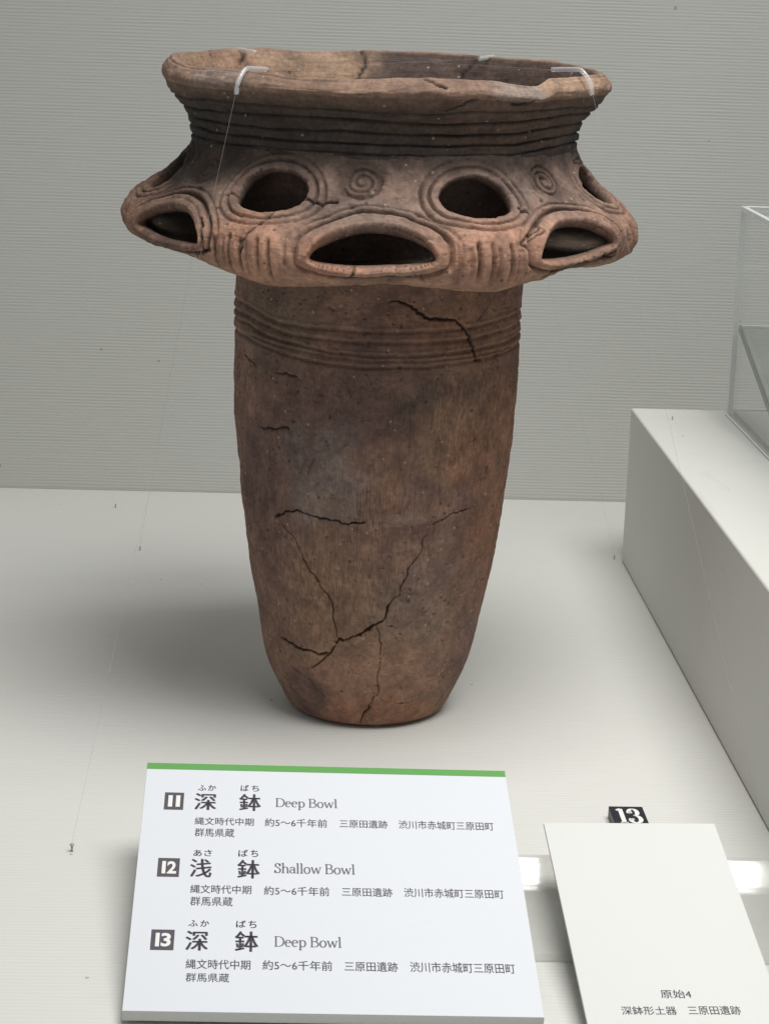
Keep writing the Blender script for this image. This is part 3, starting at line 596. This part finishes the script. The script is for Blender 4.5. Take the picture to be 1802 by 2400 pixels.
    for dy, dx in ((0, 1), (0, -1), (1, 0), (-1, 0), (1, 1), (1, -1), (-1, 1), (-1, -1)):
        sh = np.roll(inside, (dy, dx), (0, 1)); nb |= sh
    bnd = (~inside) & nb
    Sx = S.copy(); PHx = PH.copy()
    ib = np.where(bnd)
    if len(ib[0]):
        p_ = PHx[ib].copy(); s_ = v[ib].copy(); wu, wv_ = warpu[ib], warpv[ib]
        def G(p, s): return np.minimum(eye_sdf(p, s, wu, wv_)[0], cir_sdf(p, s, wu, wv_)[0])
        for _ in range(3):
            g0 = G(p_, s_); gp = (G(p_ + .02, s_) - g0) / .02; gs = (G(p_, s_ + .02) - g0) / .02
            # metric: one degree is about 2.2 mm
            gpm = gp / 2.2; n2_ = gpm ** 2 + gs ** 2 + 1e-6; st = np.clip(g0, -1, 1) / n2_
            p_ -= st * gpm / 2.2; s_ -= st * gs
        PHx[ib] = p_; Sx[ib] = s_ / 1000.0
    idx = np.interp(Sx, s2, np.arange(len(s2)))
    Rr = np.interp(idx.ravel(), np.arange(len(s2)), P2[:, 0]).reshape(Sx.shape); Zz = np.interp(idx.ravel(), np.arange(len(s2)), P2[:, 1]).reshape(Sx.shape)
    Vo = pos(PHx, Rr + NR * Hout / 1000, Zz + NZ * Hout / 1000); Vi = pos(PHx, Rr + NR * Hin / 1000, Zz + NZ * Hin / 1000)
    mid = (Vo + Vi) / 2; Vo[bnd] = mid[bnd]; Vi[bnd] = mid[bnd]
    # uneven lower edge: lift / drop in z by azimuth
    sag = (0.0008 * np.sin(np.radians(PHx * 3 + 10)) + 0.0007 * np.sin(np.radians(PHx * 7 + 60)) ) * sstep(v, 20, 60) + 0.0045 * (1 - np.cos(np.radians(PHx))) * np.clip(v / 45, 0, 1) + 0.0010 * np.clip(v / 45, 0, 1) + (0.0008 + 0.0036 * (1 - np.cos(np.radians(PHx)))) * sstep(v, 50, 72)
    Vo[..., 2] += sag; Vi[..., 2] += sag
    f = grid_faces(nv, nu, flip=True); ins = inside.ravel()
    keepf = ~(ins[f].any(1)); f = f[keepf]
    # pigment
    n1 = fbm(P, 24, 260.0, 4); n2 = fbm(P, 75, 262.0, 3); n3 = fbm(P, 260, 264.0, 2)
    c = lerp(np.array([0.225, 0.152, 0.122]) * np.ones(P.shape), np.array([0.305, 0.182, 0.132]) * np.ones(P.shape), sstep(v + 6 * n2 + 5 * n1, 26, 56))
    c = lerp(c, np.array([0.205, 0.140, 0.113]), sstep(n1, -.15, .35) * .5)
    c = lerp(c, np.array([0.40, 0.215, 0.145]), blob(PH, Z, -31, .268, 14, .015, P, .5, 270) * .55 + 0)
    c = lerp(c, np.array([0.38, 0.205, 0.14]), blob(PH, Z, 24, .268, 18, .014, P, .5, 273) * .45)
    c = lerp(c, np.array([0.39, 0.20, 0.13]), blob(PH, Z, -14, .266, 8, .012, P, .5, 276) * .5)
    c = lerp(c, np.array([0.078, 0.060, 0.051]), sstep(v + 5 * n2, 17, 3) * .85)  # shade below the neck painted onto the top of the collar
    c = lerp(c, np.array([0.17, 0.135, 0.118]), blob(PH, Z, -6, .287, 12, .009, P, .5, 279) * .4 + blob(PH, Z, 34, .297, 9, .010, P, .5, 281) * .45)
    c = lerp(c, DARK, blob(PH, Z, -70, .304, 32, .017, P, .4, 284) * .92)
    c = lerp(c, np.array([0.29, 0.165, 0.115]), blob(PH, Z, 80, .262, 22, .022, P, .5, 287) * .7)
    c = lerp(c, np.array([0.24, 0.145, 0.105]), blob(PH, Z, -82, .268, 26, .020, P, .5, 289) * .6)
    c = lerp(c, np.array([0.30, 0.17, 0.11]), sstep(v, 71, 77) * .6)
    c *= (1 + 0.2 * n2 + 0.2 * n3)[..., None]
    groove = np.clip(-(Hm - fbm(P, 30, 220, 2) * 0.9) / 1.6, 0, 1)
    c = lerp(c, np.array([0.09, 0.062, 0.05]), np.maximum(groove * 0.85, gshade_dirt ** 2 * 0.8))  # grooves darker with depth; gouge shade and dirt put into the colour
    c = lerp(c, np.array([0.025, 0.018, 0.015]), dirt * 0.85)
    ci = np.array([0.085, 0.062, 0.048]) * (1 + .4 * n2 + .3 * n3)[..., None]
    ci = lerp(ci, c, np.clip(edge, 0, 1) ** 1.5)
    # join: merge boundary vertices of the two skins
    n = nv * nu; fi = f[:, ::-1] + n; bflat = bnd.ravel()
    mp = np.arange(2 * n); mp[n:][bflat] = np.arange(n)[bflat]
    F = np.concatenate([f, mp[fi]])
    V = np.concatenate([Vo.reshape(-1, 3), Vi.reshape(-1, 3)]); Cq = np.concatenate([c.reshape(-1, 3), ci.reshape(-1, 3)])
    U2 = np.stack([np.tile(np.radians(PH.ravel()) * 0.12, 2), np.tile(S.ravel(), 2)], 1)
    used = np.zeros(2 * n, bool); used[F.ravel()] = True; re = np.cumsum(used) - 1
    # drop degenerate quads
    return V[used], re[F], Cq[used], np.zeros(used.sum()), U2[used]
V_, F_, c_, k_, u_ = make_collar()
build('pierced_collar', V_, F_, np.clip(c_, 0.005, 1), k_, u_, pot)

# ================================================================== plastic tubes and nylon lines
def arc_pts(P, n=10):
    out = []
    P = [Vector(p) for p in P]
    Q = [P[0] * 2 - P[1]] + P + [P[-1] * 2 - P[-2]]
    for i in range(1, len(Q) - 2):
        for k in range(n):
            t = k / n; a, b, c, d = Q[i - 1:i + 3]
            out.append(0.5 * ((2 * b) + (c - a) * t + (2 * a - 5 * b + 4 * c - d) * t * t + (3 * b - a - 3 * c + d) * t ** 3))
    out.append(P[-1]); return out
def rimpt(ph, r, z, side=0.0):
    a = rad(ph); return Vector((CX + r * math.sin(a) + side * math.cos(a), -r * math.cos(a) + side * math.sin(a), z))
tubes = {}
specs = [('front left', -38.5, 0.3525, 'clear plastic sleeve bent over the front left of the lip, above the left round opening', (-0.145, -0.217, 0.004)),
         ('front right', 55.5, 0.3560, 'clear plastic sleeve bent over the right end of the lip, just right of the dip', (0.1855, -0.1830, 0.002)),
         ('back left', -134.5, 0.3572, 'clear plastic sleeve on the far rim at the left, mostly hidden', (-0.1530, 0.3167, 0.004)),
         ('back right', 145.5, 0.3572, 'clear plastic sleeve on the far rim at the right, faint against the wall', (0.1840, 0.3200, 0.004))]
for nm, ph, zc, lab, foot in specs:
    zc -= 0.0027 if 'front' in nm else 0.0044
    inner = Vector((CX, 0, zc + 0.0025)); c = rimpt(ph, 0.1125, zc + 0.0032)
    dirn = (inner - c).normalized()
    P0 = rimpt(ph, 0.1212, zc - 0.0088); P1 = rimpt(ph, 0.1202, zc - 0.0035); P2_ = rimpt(ph, 0.1150, zc + 0.0027)
    P3 = c + dirn * 0.004; P4 = c + dirn * 0.0145 - Vector((0, 0, 0.0006))
    path = arc_pts([P0, P1, P2_, P3, P4], 7)
    bm = tube_bm(path, 0.0012, 14, closed_ends=True)
    o = bm_obj('plastic_sleeve', bm, M_VINYL, None, True); tag(o, lab, 'plastic tube', 'clear plastic sleeves on the lip')
    tubes[nm] = (P0, P4, foot)
def thread(a, b, r, name, label, sagz=0.0, extra=None):
    a = Vector(a); b = Vector(b); pts = [a.lerp(b, t / 14) + Vector((0, 0, -sagz * math.sin(math.pi * t / 14))) for t in range(15)]
    o = bm_obj(name, tube_bm(pts, r, 6), M_NYLON, None, True); tag(o, label, 'nylon line', 'nylon lines holding the jar'); return o
thread(tubes['front left'][0] + Vector((0, 0, .002)), tubes['front left'][2], 0.00011, 'nylon_line', 'thin nylon line from the front left sleeve down to the pin at lower left')
thread(tubes['front right'][0] + Vector((0, 0, .002)), tubes['front right'][2], 0.00013, 'nylon_line', 'thin nylon line slanting from the right end of the lip across the white plinth')
thread(tubes['back left'][0] + Vector((0, 0, .002)), tubes['back left'][2], 0.00013, 'nylon_line', 'thin nylon line from behind the jar down to the small pin left of it')
thread(tubes['back right'][0] + Vector((0, 0, .002)), tubes['back right'][2], 0.00009, 'nylon_line', 'thin nylon line from the far rim down to the pin beside the plinth')
thread(tubes['front right'][1] - Vector((0, 0, .0)), tubes['back left'][1], 0.00010, 'nylon_line', 'nylon line crossing the mouth from the right sleeve')
thread(tubes['front left'][1], tubes['back right'][1] , 0.00010, 'nylon_line', 'nylon line crossing the mouth towards the far right sleeve')

# pins
def make_pin(loc, s, label, yaw):
    root = empty('fastening_pin', loc, label, 'pin', 'pins in the display floor', (0, 0, yaw))
    bm = bmesh.new(); bmesh.ops.create_cone(bm, cap_ends=True, segments=14, radius1=0.0006 * s, radius2=0.0006 * s, depth=0.004 * s)
    for v in bm.verts: v.co.z += 0.002 * s
    bm_obj('shaft', bm, M_PIN, root, True)
    bm = bmesh.new(); bmesh.ops.create_uvsphere(bm, u_segments=14, v_segments=8, radius=0.0014 * s)
    for v in bm.verts: v.co.z = v.co.z * 0.45 + 0.0042 * s
    bm_obj('head', bm, M_PIN, root, True)
    return root
make_pin((-0.145, -0.217, 0), 0.8, 'brass pin standing in the floor at lower left, left of the white caption card', 1.3)
make_pin((-0.1530, 0.3167, 0), 0.6, 'small pin at a line end, left of the jar and some way from the wall', 0.2)
make_pin((-0.1805, 0.4386, 0), 0.6, 'small pin farthest back, close to the foot of the wall', 1.5)
make_pin((0.1840, 0.3200, 0), 0.6, 'small pin on the floor against the back corner of the plinth', 0.6)
make_pin((0.2110, 0.2760, 0.1115), 0.5, 'small pin on top of the plinth near its back edge', 2.9)

# ================================================================== plinth, acrylic cover, glass shelf
XB = 0.1885
nt = M_BLOCK.node_tree; pb = nt.nodes['Principled BSDF']; src = pb.inputs['Base Color'].links[0].from_socket
co = N(nt, 'ShaderNodeTexCoord').outputs['Object']
sc1 = noise(nt, mapping(nt, co, (30, 9, 60)), 1.0, 5, 0.7, 1.5); sc2 = noise(nt, co, 14, 4, 0.6)
cc = mixc(nt, ramp(nt, sc1, 0.60, 0.72, 0.0, 0.16), src, (0.40, 0.39, 0.36)); cc = mixc(nt, ramp(nt, sc2, 0.45, 0.75, 0.0, 0.14), cc, (0.52, 0.51, 0.47))
L(nt, cc, pb.inputs['Base Color'])
plinth = tag(bm_obj('display_plinth', box_bm(XB, 0.80, -0.55, 0.3149, 0.0006, 0.1115, 0.0016, 4), M_BLOCK),
             'long white painted plinth along the right side, taller than the floor around the jar', 'plinth')
ac = empty('acrylic_cover', (0.2525, 0.2989, 0.1115), 'clear acrylic cover box standing on the plinth at the right edge', 'display cover')
ax0, ax1, ay0, ay1, az0, az1, t_ = 0.2525, 0.76, -0.46, 0.2989, 0.1121, 0.2555, 0.0032
ox, oy, oz = 0.2525, 0.2989, 0.1115
def ac_panel(name, b, m=M_ACR, bev=0.0005): return bm_obj(name, box_bm(b[0] - ox, b[1] - ox, b[2] - oy, b[3] - oy, b[4] - oz, b[5] - oz, bev, 2), m, ac)
ac_panel('side_panel', (ax0, ax0 + t_, ay0, ay1, az0, az1 - t_))
ac_panel('back_panel', (ax0 + t_ + .0001, ax1, ay1 - t_, ay1, az0, az1 - t_))
ac_panel('top_panel', (ax0, ax1, ay0, ay1, az1 - t_ + .0001, az1))
shade_sheet = bm_obj('grey_shade_sheet', box_bm(ax0 + 0.0042, ax1 - 0.004, ay0 + .004, ay1 - 0.0045, 0.1117, 0.1142, 0.0004, 2), M_GREYSHADE)  # added sheet, its grey stands in for shelf shadow and reflection
tag(shade_sheet, 'grey sheet on the plinth inside the acrylic cover, painted shade and reflection', 'shade sheet')
ac_panel('polished_edge', (ax0 - .0002, ax0 + t_ + .0002, ay1 - t_ - .0002, ay1 + .0002, az0, az1 + .0001), M_ACRE)
ac_panel('polished_edge', (ax0 - .0003, ax0 + t_, ay0, ay1 - t_ - .0003, az1 - t_ - .0001, az1 + .0003), M_ACRE)
ac_panel('polished_edge', (ax0 + t_ + .0003, ax1, ay1 - .0012, ay1 + .0003, az1 - .0012, az1 + .0003), M_ACRE)
ac_panel('polished_edge', (ax0 + t_ + .0003, ax1, ay1 - t_ - .0004, ay1 - t_ + .0006, az0 + .0021, az0 + 0.0037), M_WHITE)  # shine along the back foot painted as an opaque white line
ac_panel('polished_edge', (ax0 - .0012, ax0 - .0001, ay0, ay1, az0 - .0003, az0 + .0012), M_WHITE)  # same painted shine along the side foot
# tilted glass shelf inside the cover
gl = empty('glass_shelf', (0.2560, 0.2900, 0.1752), 'sloping glass plate, grey reflection painted on, with a dark green edge inside the acrylic cover', 'glass shelf', None, (math.atan2(0.0525, 0.16), 0, 0))
bm_obj('pane', box_bm(0.0009, 0.46, -0.22, -0.0008, -0.0040, 0.0, 0.0003, 2), M_GLASS, gl)
bm_obj('side_edge', box_bm(-0.0008, 0.0008, -0.22, 0.0, -0.0041, 0.0003), M_GLE, gl)
bm_obj('back_edge', box_bm(0.0009, 0.46, -0.0007, 0.0004, -0.0014, 0.0006), M_GLB, gl)

# ================================================================== caption cards
def frame_from(v, z0):
    x, y, a, t, w_, h_, ro = v
    ex = Vector((math.cos(a), math.sin(a), ro)).normalized(); ey = Vector((-math.sin(a) * math.cos(t), math.cos(a) * math.cos(t), math.sin(t)))
    ez = ex.cross(ey).normalized(); ey = ez.cross(ex)
    Mx = Matrix(((ex.x, ey.x, ez.x, x), (ex.y, ey.y, ez.y, y), (ex.z, ey.z, ez.z, z0), (0, 0, 0, 1)))
    return Mx
def text_geo(s, bold=0.0):
    cu = bpy.data.curves.new('t', 'FONT'); cu.body = s; cu.resolution_u = 3; cu.offset = bold; cu.size = 1
    o = bpy.data.objects.new('t', cu); COL.objects.link(o); bpy.context.view_layer.update()
    dg = bpy.context.evaluated_depsgraph_get(); me = bpy.data.meshes.new_from_object(o.evaluated_get(dg))
    vs = [tuple(v.co) for v in me.vertices]; fs = [tuple(p.vertices) for p in me.polygons]
    bpy.data.objects.remove(o); bpy.data.curves.remove(cu); bpy.data.meshes.remove(me)
    return vs, fs
# hand drawn roman letters: centre lines with broad nib, plus serifs (cap height 1)
def ell(cx, cy, rx, ry, a0, a1, n=26): return [(cx + rx * math.cos(rad(a0 + (a1 - a0) * i / n)), cy + ry * math.sin(rad(a0 + (a1 - a0) * i / n))) for i in range(n + 1)]
def stem(x, y0, y1, sL=.10, sR=.10, top=True, bot=True, topl=True):
    o = [[(x, y0), (x, y1)]]
    if bot: o.append([(x - sL, y0 + .015), (x + sR, y0 + .015)])
    if top: o.append([(x - sL, y1 - .015), (x + (sR if topl else 0), y1 - .015)])
    return o
GL = {
 'D': (0.80, stem(.13, 0, 1, .12, .05) + [[(.13, .985), (.32, .985)] + ell(.34, .5, .38, .485, 90, -90) + [(.13, .015)]]),
 'B': (0.70, stem(.13, 0, 1, .12, .05) + [[(.13, .985), (.30, .985)] + ell(.32, .76, .22, .225, 90, -90) + [(.13, .535)], [(.13, .535), (.32, .535)] + ell(.34, .275, .27, .26, 90, -90) + [(.13, .015)]]),
 'S': (0.58, [[(.46, .74)] + ell(.27, .77, .17, .215, 20, 200) + ell(.29, .27, .20, .255, 60, -170), [(.46, .98), (.46, .72)], [(.08, .28), (.08, .0)]]),
 'e': (0.52, [[(.06, .38), (.44, .38)] + ell(.25, .33, .195, .32, 10, 310)]),
 'p': (0.60, stem(.13, -.32, .64, .11, .11, top=False) + [[(.02, .60), (.13, .645)], ell(.31, .32, .21, .325, 150, -150)]),
 'o': (0.56, [ell(.27, .32, .215, .325, 0, 360)]),
 'w': (0.84, [[(.08, .64), (.26, .0)], [(.26, .0), (.43, .62)], [(.43, .62), (.59, .0)], [(.59, .0), (.76, .64)], [(.0, .63), (.18, .63)], [(.66, .63), (.84, .63)]]),
 'l': (0.30, stem(.14, 0, 1.04, .11, .12, top=False) + [[(.03, .99), (.14, 1.04)]]),
 'h': (0.63, stem(.13, 0, 1.04, .11, .11, top=False) + [[(.03, .99), (.13, 1.04)], [(.13, .42)] + ell(.31, .42, .18, .22, 150, 0) + [(.49, .0)], [(.40, .015), (.60, .015)]]),
 'a': (0.52, [[(.10, .50)] + ell(.24, .46, .15, .18, 165, 0) + [(.39, .08), (.47, .02), (.50, .05)], ell(.22, .19, .17, .175, 60, 310) + [(.39, .14)], [(.39, .36), (.22, .33)]]),
 ' ': (0.28, []),
 '1': (0.52, stem(.27, 0, 1.0, .17, .17, top=False) + [[(.08, .90), (.27, 1.0)]]),
 '3': (0.60, [[(.09, .76)] + ell(.28, .76, .18, .23, 165, -75) + [(.25, .53)], [(.25, .53)] + ell(.28, .265, .235, .26, 88, -165), ell(.115, .76, .035, .035, 0, 360), ell(.105, .24, .035, .035, 0, 360)]),
}
def roman(s, thick=.135, thin=.065):
    vs, fs = [], []; x = 0
    for ch in s:
        adv, strokes = GL[ch]
        for k, st in enumerate(strokes):
            P = [Vector((a + x, b)) for a, b in st]; n = len(P); base = len(vs)
            for i, p in enumerate(P):
                t = (P[min(i + 1, n - 1)] - P[max(i - 1, 0)]); t.normalize()
                wd = (thin + (thick - thin) * abs(t.y) ** 1.5) / 2
                if n == 2 and 0.5 < abs(t.y) < 0.985 and t.y > 0: wd = thin / 2 * 1.1
                nn = Vector((-t.y, t.x)) * wd; zz = 0.0008 * (k % 4)
                vs += [(p.x + nn.x, p.y + nn.y, zz), (p.x - nn.x, p.y - nn.y, zz)]
            for i in range(n - 1): a = base + 2 * i; fs.append((a, a + 1, a + 3, a + 2))
        x += adv
    return vs, fs
def heavy(geo, d):
    vs, fs = geo; V, F = [], []
    for k, (dx, dy) in enumerate(((-d, 0), (d, 0), (0, d * .6))):
        b = len(V); V += [(v[0] + dx, v[1] + dy, 0.0008 * k) for v in vs]; F += [tuple(i + b for i in f) for f in fs]
    return V, F
def fit(geo, box):
    vs, fs = geo; xs = [v[0] for v in vs]; ys = [v[1] for v in vs]; x0, x1, y0, y1 = min(xs), max(xs), min(ys), max(ys)
    sx = (box[2] - box[0]) / (x1 - x0); sy = (box[3] - box[1]) / (y1 - y0)
    return [((v[0] - x0) * sx + box[0], (v[1] - y0) * sy + box[1], v[2] * 0.01) for v in vs], fs
def lettering(parent, items, name, m, z):
    V, F = [], []
    for vs, fs in items:
        b = len(V); V += [(v[0] / 1000, v[1] / 1000, z + v[2] / 1000) for v in vs]; F += [tuple(i + b for i in f) for f in fs]
    return mesh_obj(name, V, F, m, parent)
def plate(name, x0, x1, y0, y1, z0, z1, m, parent, bev=0.0002):
    o = bm_obj(name, box_bm(x0, x1, y0, y1, z0, z1, bev, 2), m, parent); return o

CW, CH = 0.1647, 0.1708
card = empty('caption_card', (0, 0, 0), 'large white caption card with green top stripe and three numbered entries before the jar', 'caption card')
card.matrix_world = frame_from((-0.1081, -0.3857, 0.0158, 0.2298, CW, CH, -0.0123), 0.0065)
plate('board', 0, CW, 0, CH, -0.0050, -0.0004, M_EDGE, card, 0.0003)
plate('printed_face', 0.0001, CW - .0001, 0.0001, CH - 0.0050, -0.0004, 0.0, M_CARD, card, 0.0001)
plate('green_stripe', 0.0001, CW - .0001, CH - 0.00495, CH - .0001, -0.0004, 0.00002, M_GREEN, card, 0.0)
T = [('11b', 9.3, 134.16, 17.87, 147.41), ('ふ', 23.82, 149.32, 27.63, 153.76), ('か', 28.33, 149.5, 32.03, 153.94), ('深', 22.57, 134.51, 32.53, 147.37), ('ば', 43.04, 149.69, 46.75, 154.54), ('ち', 47.91, 149.68, 51.39, 154.33), ('鉢', 42.52, 134.49, 52.4, 147.58), ('Deep Bowl', 58.84, 135.9, 86.39, 145.18), ('縄文時代中期', 23.32, 123.21, 49.33, 128.99), ('約5～6千年前', 54.1, 123.06, 81.69, 129.24), ('三原田遺跡', 87.13, 123.42, 108.46, 129.42), ('渋川市赤城町三原田町', 113.32, 123.46, 155.62, 129.86), ('群馬県蔵', 23.61, 114.5, 40.99, 120.75),
     ('12b', 8.86, 85.4, 18.14, 98.56), ('あ', 23.68, 100.29, 27.32, 104.9), ('さ', 28.32, 100.45, 31.63, 105.06), ('浅', 22.52, 85.52, 31.92, 98.51), ('ば', 42.92, 100.63, 47.13, 105.61), ('ち', 48.24, 100.62, 51.56, 105.6), ('鉢', 42.67, 85.33, 52.42, 98.51), ('Shallow Bowl', 58.46, 89.35, 92.93, 96.9), ('縄文時代中期', 23.27, 74.52, 48.96, 80.49), ('約5～6千年前', 54.16, 74.2, 81.79, 80.35), ('三原田遺跡', 86.98, 74.5, 108.42, 80.49), ('渋川市赤城町三原田町', 113.28, 74.68, 155.73, 81.04), ('群馬県蔵', 23.57, 66.09, 41.33, 72.3),
     ('13b', 8.67, 36.98, 18.13, 50.08), ('ふ', 23.46, 52.48, 27.36, 56.67), ('か', 28.31, 52.46, 32.0, 56.65), ('深', 22.63, 37.08, 32.0, 49.7), ('ば', 42.98, 52.27, 46.99, 56.97), ('ち', 48.05, 52.09, 51.43, 56.95), ('鉢', 42.65, 36.89, 52.36, 50.01), ('Deep Bowl', 58.75, 38.4, 86.02, 47.48), ('縄文時代中期', 23.4, 25.67, 49.29, 31.71), ('約5～6千年前', 54.03, 25.81, 82.1, 31.87), ('三原田遺跡', 86.94, 25.89, 108.5, 31.96), ('渋川市赤城町三原田町', 113.34, 26.02, 155.86, 32.43), ('群馬県蔵', 23.71, 17.71, 41.01, 23.18)]
rows = [[], [], []]
for t in T:
    rows[0 if t[2] > 110 else 1 if t[2] > 60 else 2].append(t)
for row in rows:
    head, small, boxes = [], [], []
    for s, x0, y0, x1, y1 in row:
        if s.endswith('b'):
            boxes.append((s[:2], x0, y0, x1, y1)); continue
        if s in ('深', '鉢', '浅'): head.append(fit(heavy(text_geo(s), 0.026), (x0, y0, x1, y1)))
        elif 'Bowl' in s: small.append(fit(roman(s), (x0, y0, x1, y1)))
        elif len(s) == 1: head.append(fit(heavy(text_geo(s), 0.02), (x0, y0, x1, y1)))
        else: small.append(fit(heavy(text_geo(s), 0.013), (x0, y0, x1, y1)))
    lettering(card, head, 'heading_lettering', M_INK, 0.00006)
    lettering(card, small, 'caption_lettering', M_INK2, 0.00006)
    for s, x0, y0, x1, y1 in boxes:
        nb_ = mesh_obj('number_square', [(x0 / 1000, y0 / 1000, 5e-5), (x1 / 1000, y0 / 1000, 5e-5), (x1 / 1000, y1 / 1000, 5e-5), (x0 / 1000, y1 / 1000, 5e-5)], [(0, 1, 2, 3)], M_INK, card)
        wx, wy = x1 - x0, y1 - y0; items = []
        def bar(a, b): return ([(a, y0 + .17 * wy, 0), (b, y0 + .17 * wy, 0), (b, y1 - .17 * wy, 0), (a, y1 - .17 * wy, 0)], [(0, 1, 2, 3)])
        items.append(bar(x0 + .20 * wx, x0 + .37 * wx) if s != '11' else bar(x0 + .20 * wx, x0 + .42 * wx))
        if s == '11': items.append(bar(x0 + .60 * wx, x0 + .82 * wx))
        else: items.append(fit(text_geo(s[1], 0.03), (x0 + .44 * wx, y0 + .17 * wy, x0 + .86 * wx, y1 - .17 * wy)))
        lettering(nb_, items, 'digits', M_WHITE, 0.0001)
# bottom edge support of the big card: short clear wedge hidden beneath
stand = empty('card_easel', (-0.0300, -0.25, 0.0), 'low clear acrylic easel carrying the large white caption card', 'card stand')
for sx_ in (-0.058, 0.070):
    bm = bmesh.new(); a_ = [(-0.105, 0.0006), (0.015, 0.0006), (0.015, 0.0330), (-0.105, 0.0046)]
    va = [bm.verts.new((sx_, y, z)) for y, z in a_]; vb = [bm.verts.new((sx_ + 0.003, y, z)) for y, z in a_]
    bm.faces.new(va); bm.faces.new(vb[::-1])
    for i in range(4): bm.faces.new((va[i], vb[i], vb[(i + 1) % 4], va[(i + 1) % 4]))
    bm_obj('wedge', bm, M_ACR, stand)

# QR card stays blank where the code was; only the caption lines
QW, QT, QB = 0.0777, 0.1183, -0.052
code = empty('information_card', (0, 0, 0), 'smaller ivory card at lower right, blank above two lines of grey Japanese text', 'information card')
code.matrix_world = frame_from((0.071, -0.3654, 0.0115, 0.1441, QW, QT, 0.0078), 0.0140)
plate('card_sheet', 0, QW, QB, QT, -0.0016, 0.0, M_CARD2, code, 0.0003)
lettering(code, [fit(heavy(text_geo('原始4'), 0.012), (31.5, -15.6, 43.67, -9.94))] + [fit(heavy(text_geo('深鉢形土器'), 0.012), (14.38, -26.53, 35.98, -20.9)), fit(heavy(text_geo('三原田遺跡'), 0.012), (40.55, -26.48, 61.28, -20.66))], 'caption_lettering', M_INK2, 0.00006)

# acrylic strip under the cards: bent clear sheet
bm = bmesh.new(); prof = []
def strip(x0, x1, label):
    P = [(0.0, 0.0150), (-0.0022, 0.0149), (-0.0036, 0.0142), (-0.0075, 0.0114), (-0.0120, 0.0082), (-0.0155, 0.0062), (-0.0230, 0.0048), (-0.0360, 0.0040), (-0.074, 0.0036), (-0.0775, 0.0030)]
    pts = arc_pts([(0, a, b) for a, b in P], 8); th = 0.0030
    bm = bmesh.new(); rows_ = []
    for x in (x0, x1):
        top = [bm.verts.new((x, p.y, p.z)) for p in pts]
        bot = [bm.verts.new((x, p.y, max(p.z - th, 0.0006 if i > 4 else p.z - th))) for i, p in enumerate(pts)]
        rows_.append((top, bot))
    (t0, b0), (t1, b1) = rows_; n = len(pts)
    for i in range(n - 1):
        bm.faces.new((t0[i], t0[i + 1], t1[i + 1], t1[i])); bm.faces.new((b0[i], b1[i], b1[i + 1], b0[i + 1]))
        bm.faces.new((t0[i], b0[i], b0[i + 1], t0[i + 1])); bm.faces.new((t1[i], t1[i + 1], b1[i + 1], b1[i]))
    bm.faces.new((t0[0], t1[0], b1[0], b0[0])); bm.faces.new((t0[-1], b0[-1], b1[-1], t1[-1]))
    o = bm_obj('acrylic_holder', bm, M_HOLD, None, False); o.location = (0, -0.2475, 0); tag(o, label, 'acrylic holder'); return o
strip(-0.005, 0.0755, 'clear acrylic holder strip lying between the white caption card and the ivory card')
strip(0.1050, 0.183, 'clear acrylic holder strip emerging right of the ivory card at the lower right edge')

# number plate 13
npl = empty('number_plate', (0, 0, 0), 'small black number plate reading 13 in white, at the top edge of the ivory card', 'number plate')
npl.matrix_world = frame_from((0.1121, -0.1904, 0.0012, 0.0, 0.0167, 0.0255, 0.0006), 0.0)
plate('plate', 0, 0.0167, -0.004, 0.0255, 0.0004, 0.0060, M_BLACK, npl, 0.0003)
lettering(npl, [fit(roman('13', .20, .06), (2.6, 4.0, 14.6, 22.8))], 'digits', M_WHITE, 0.00606)
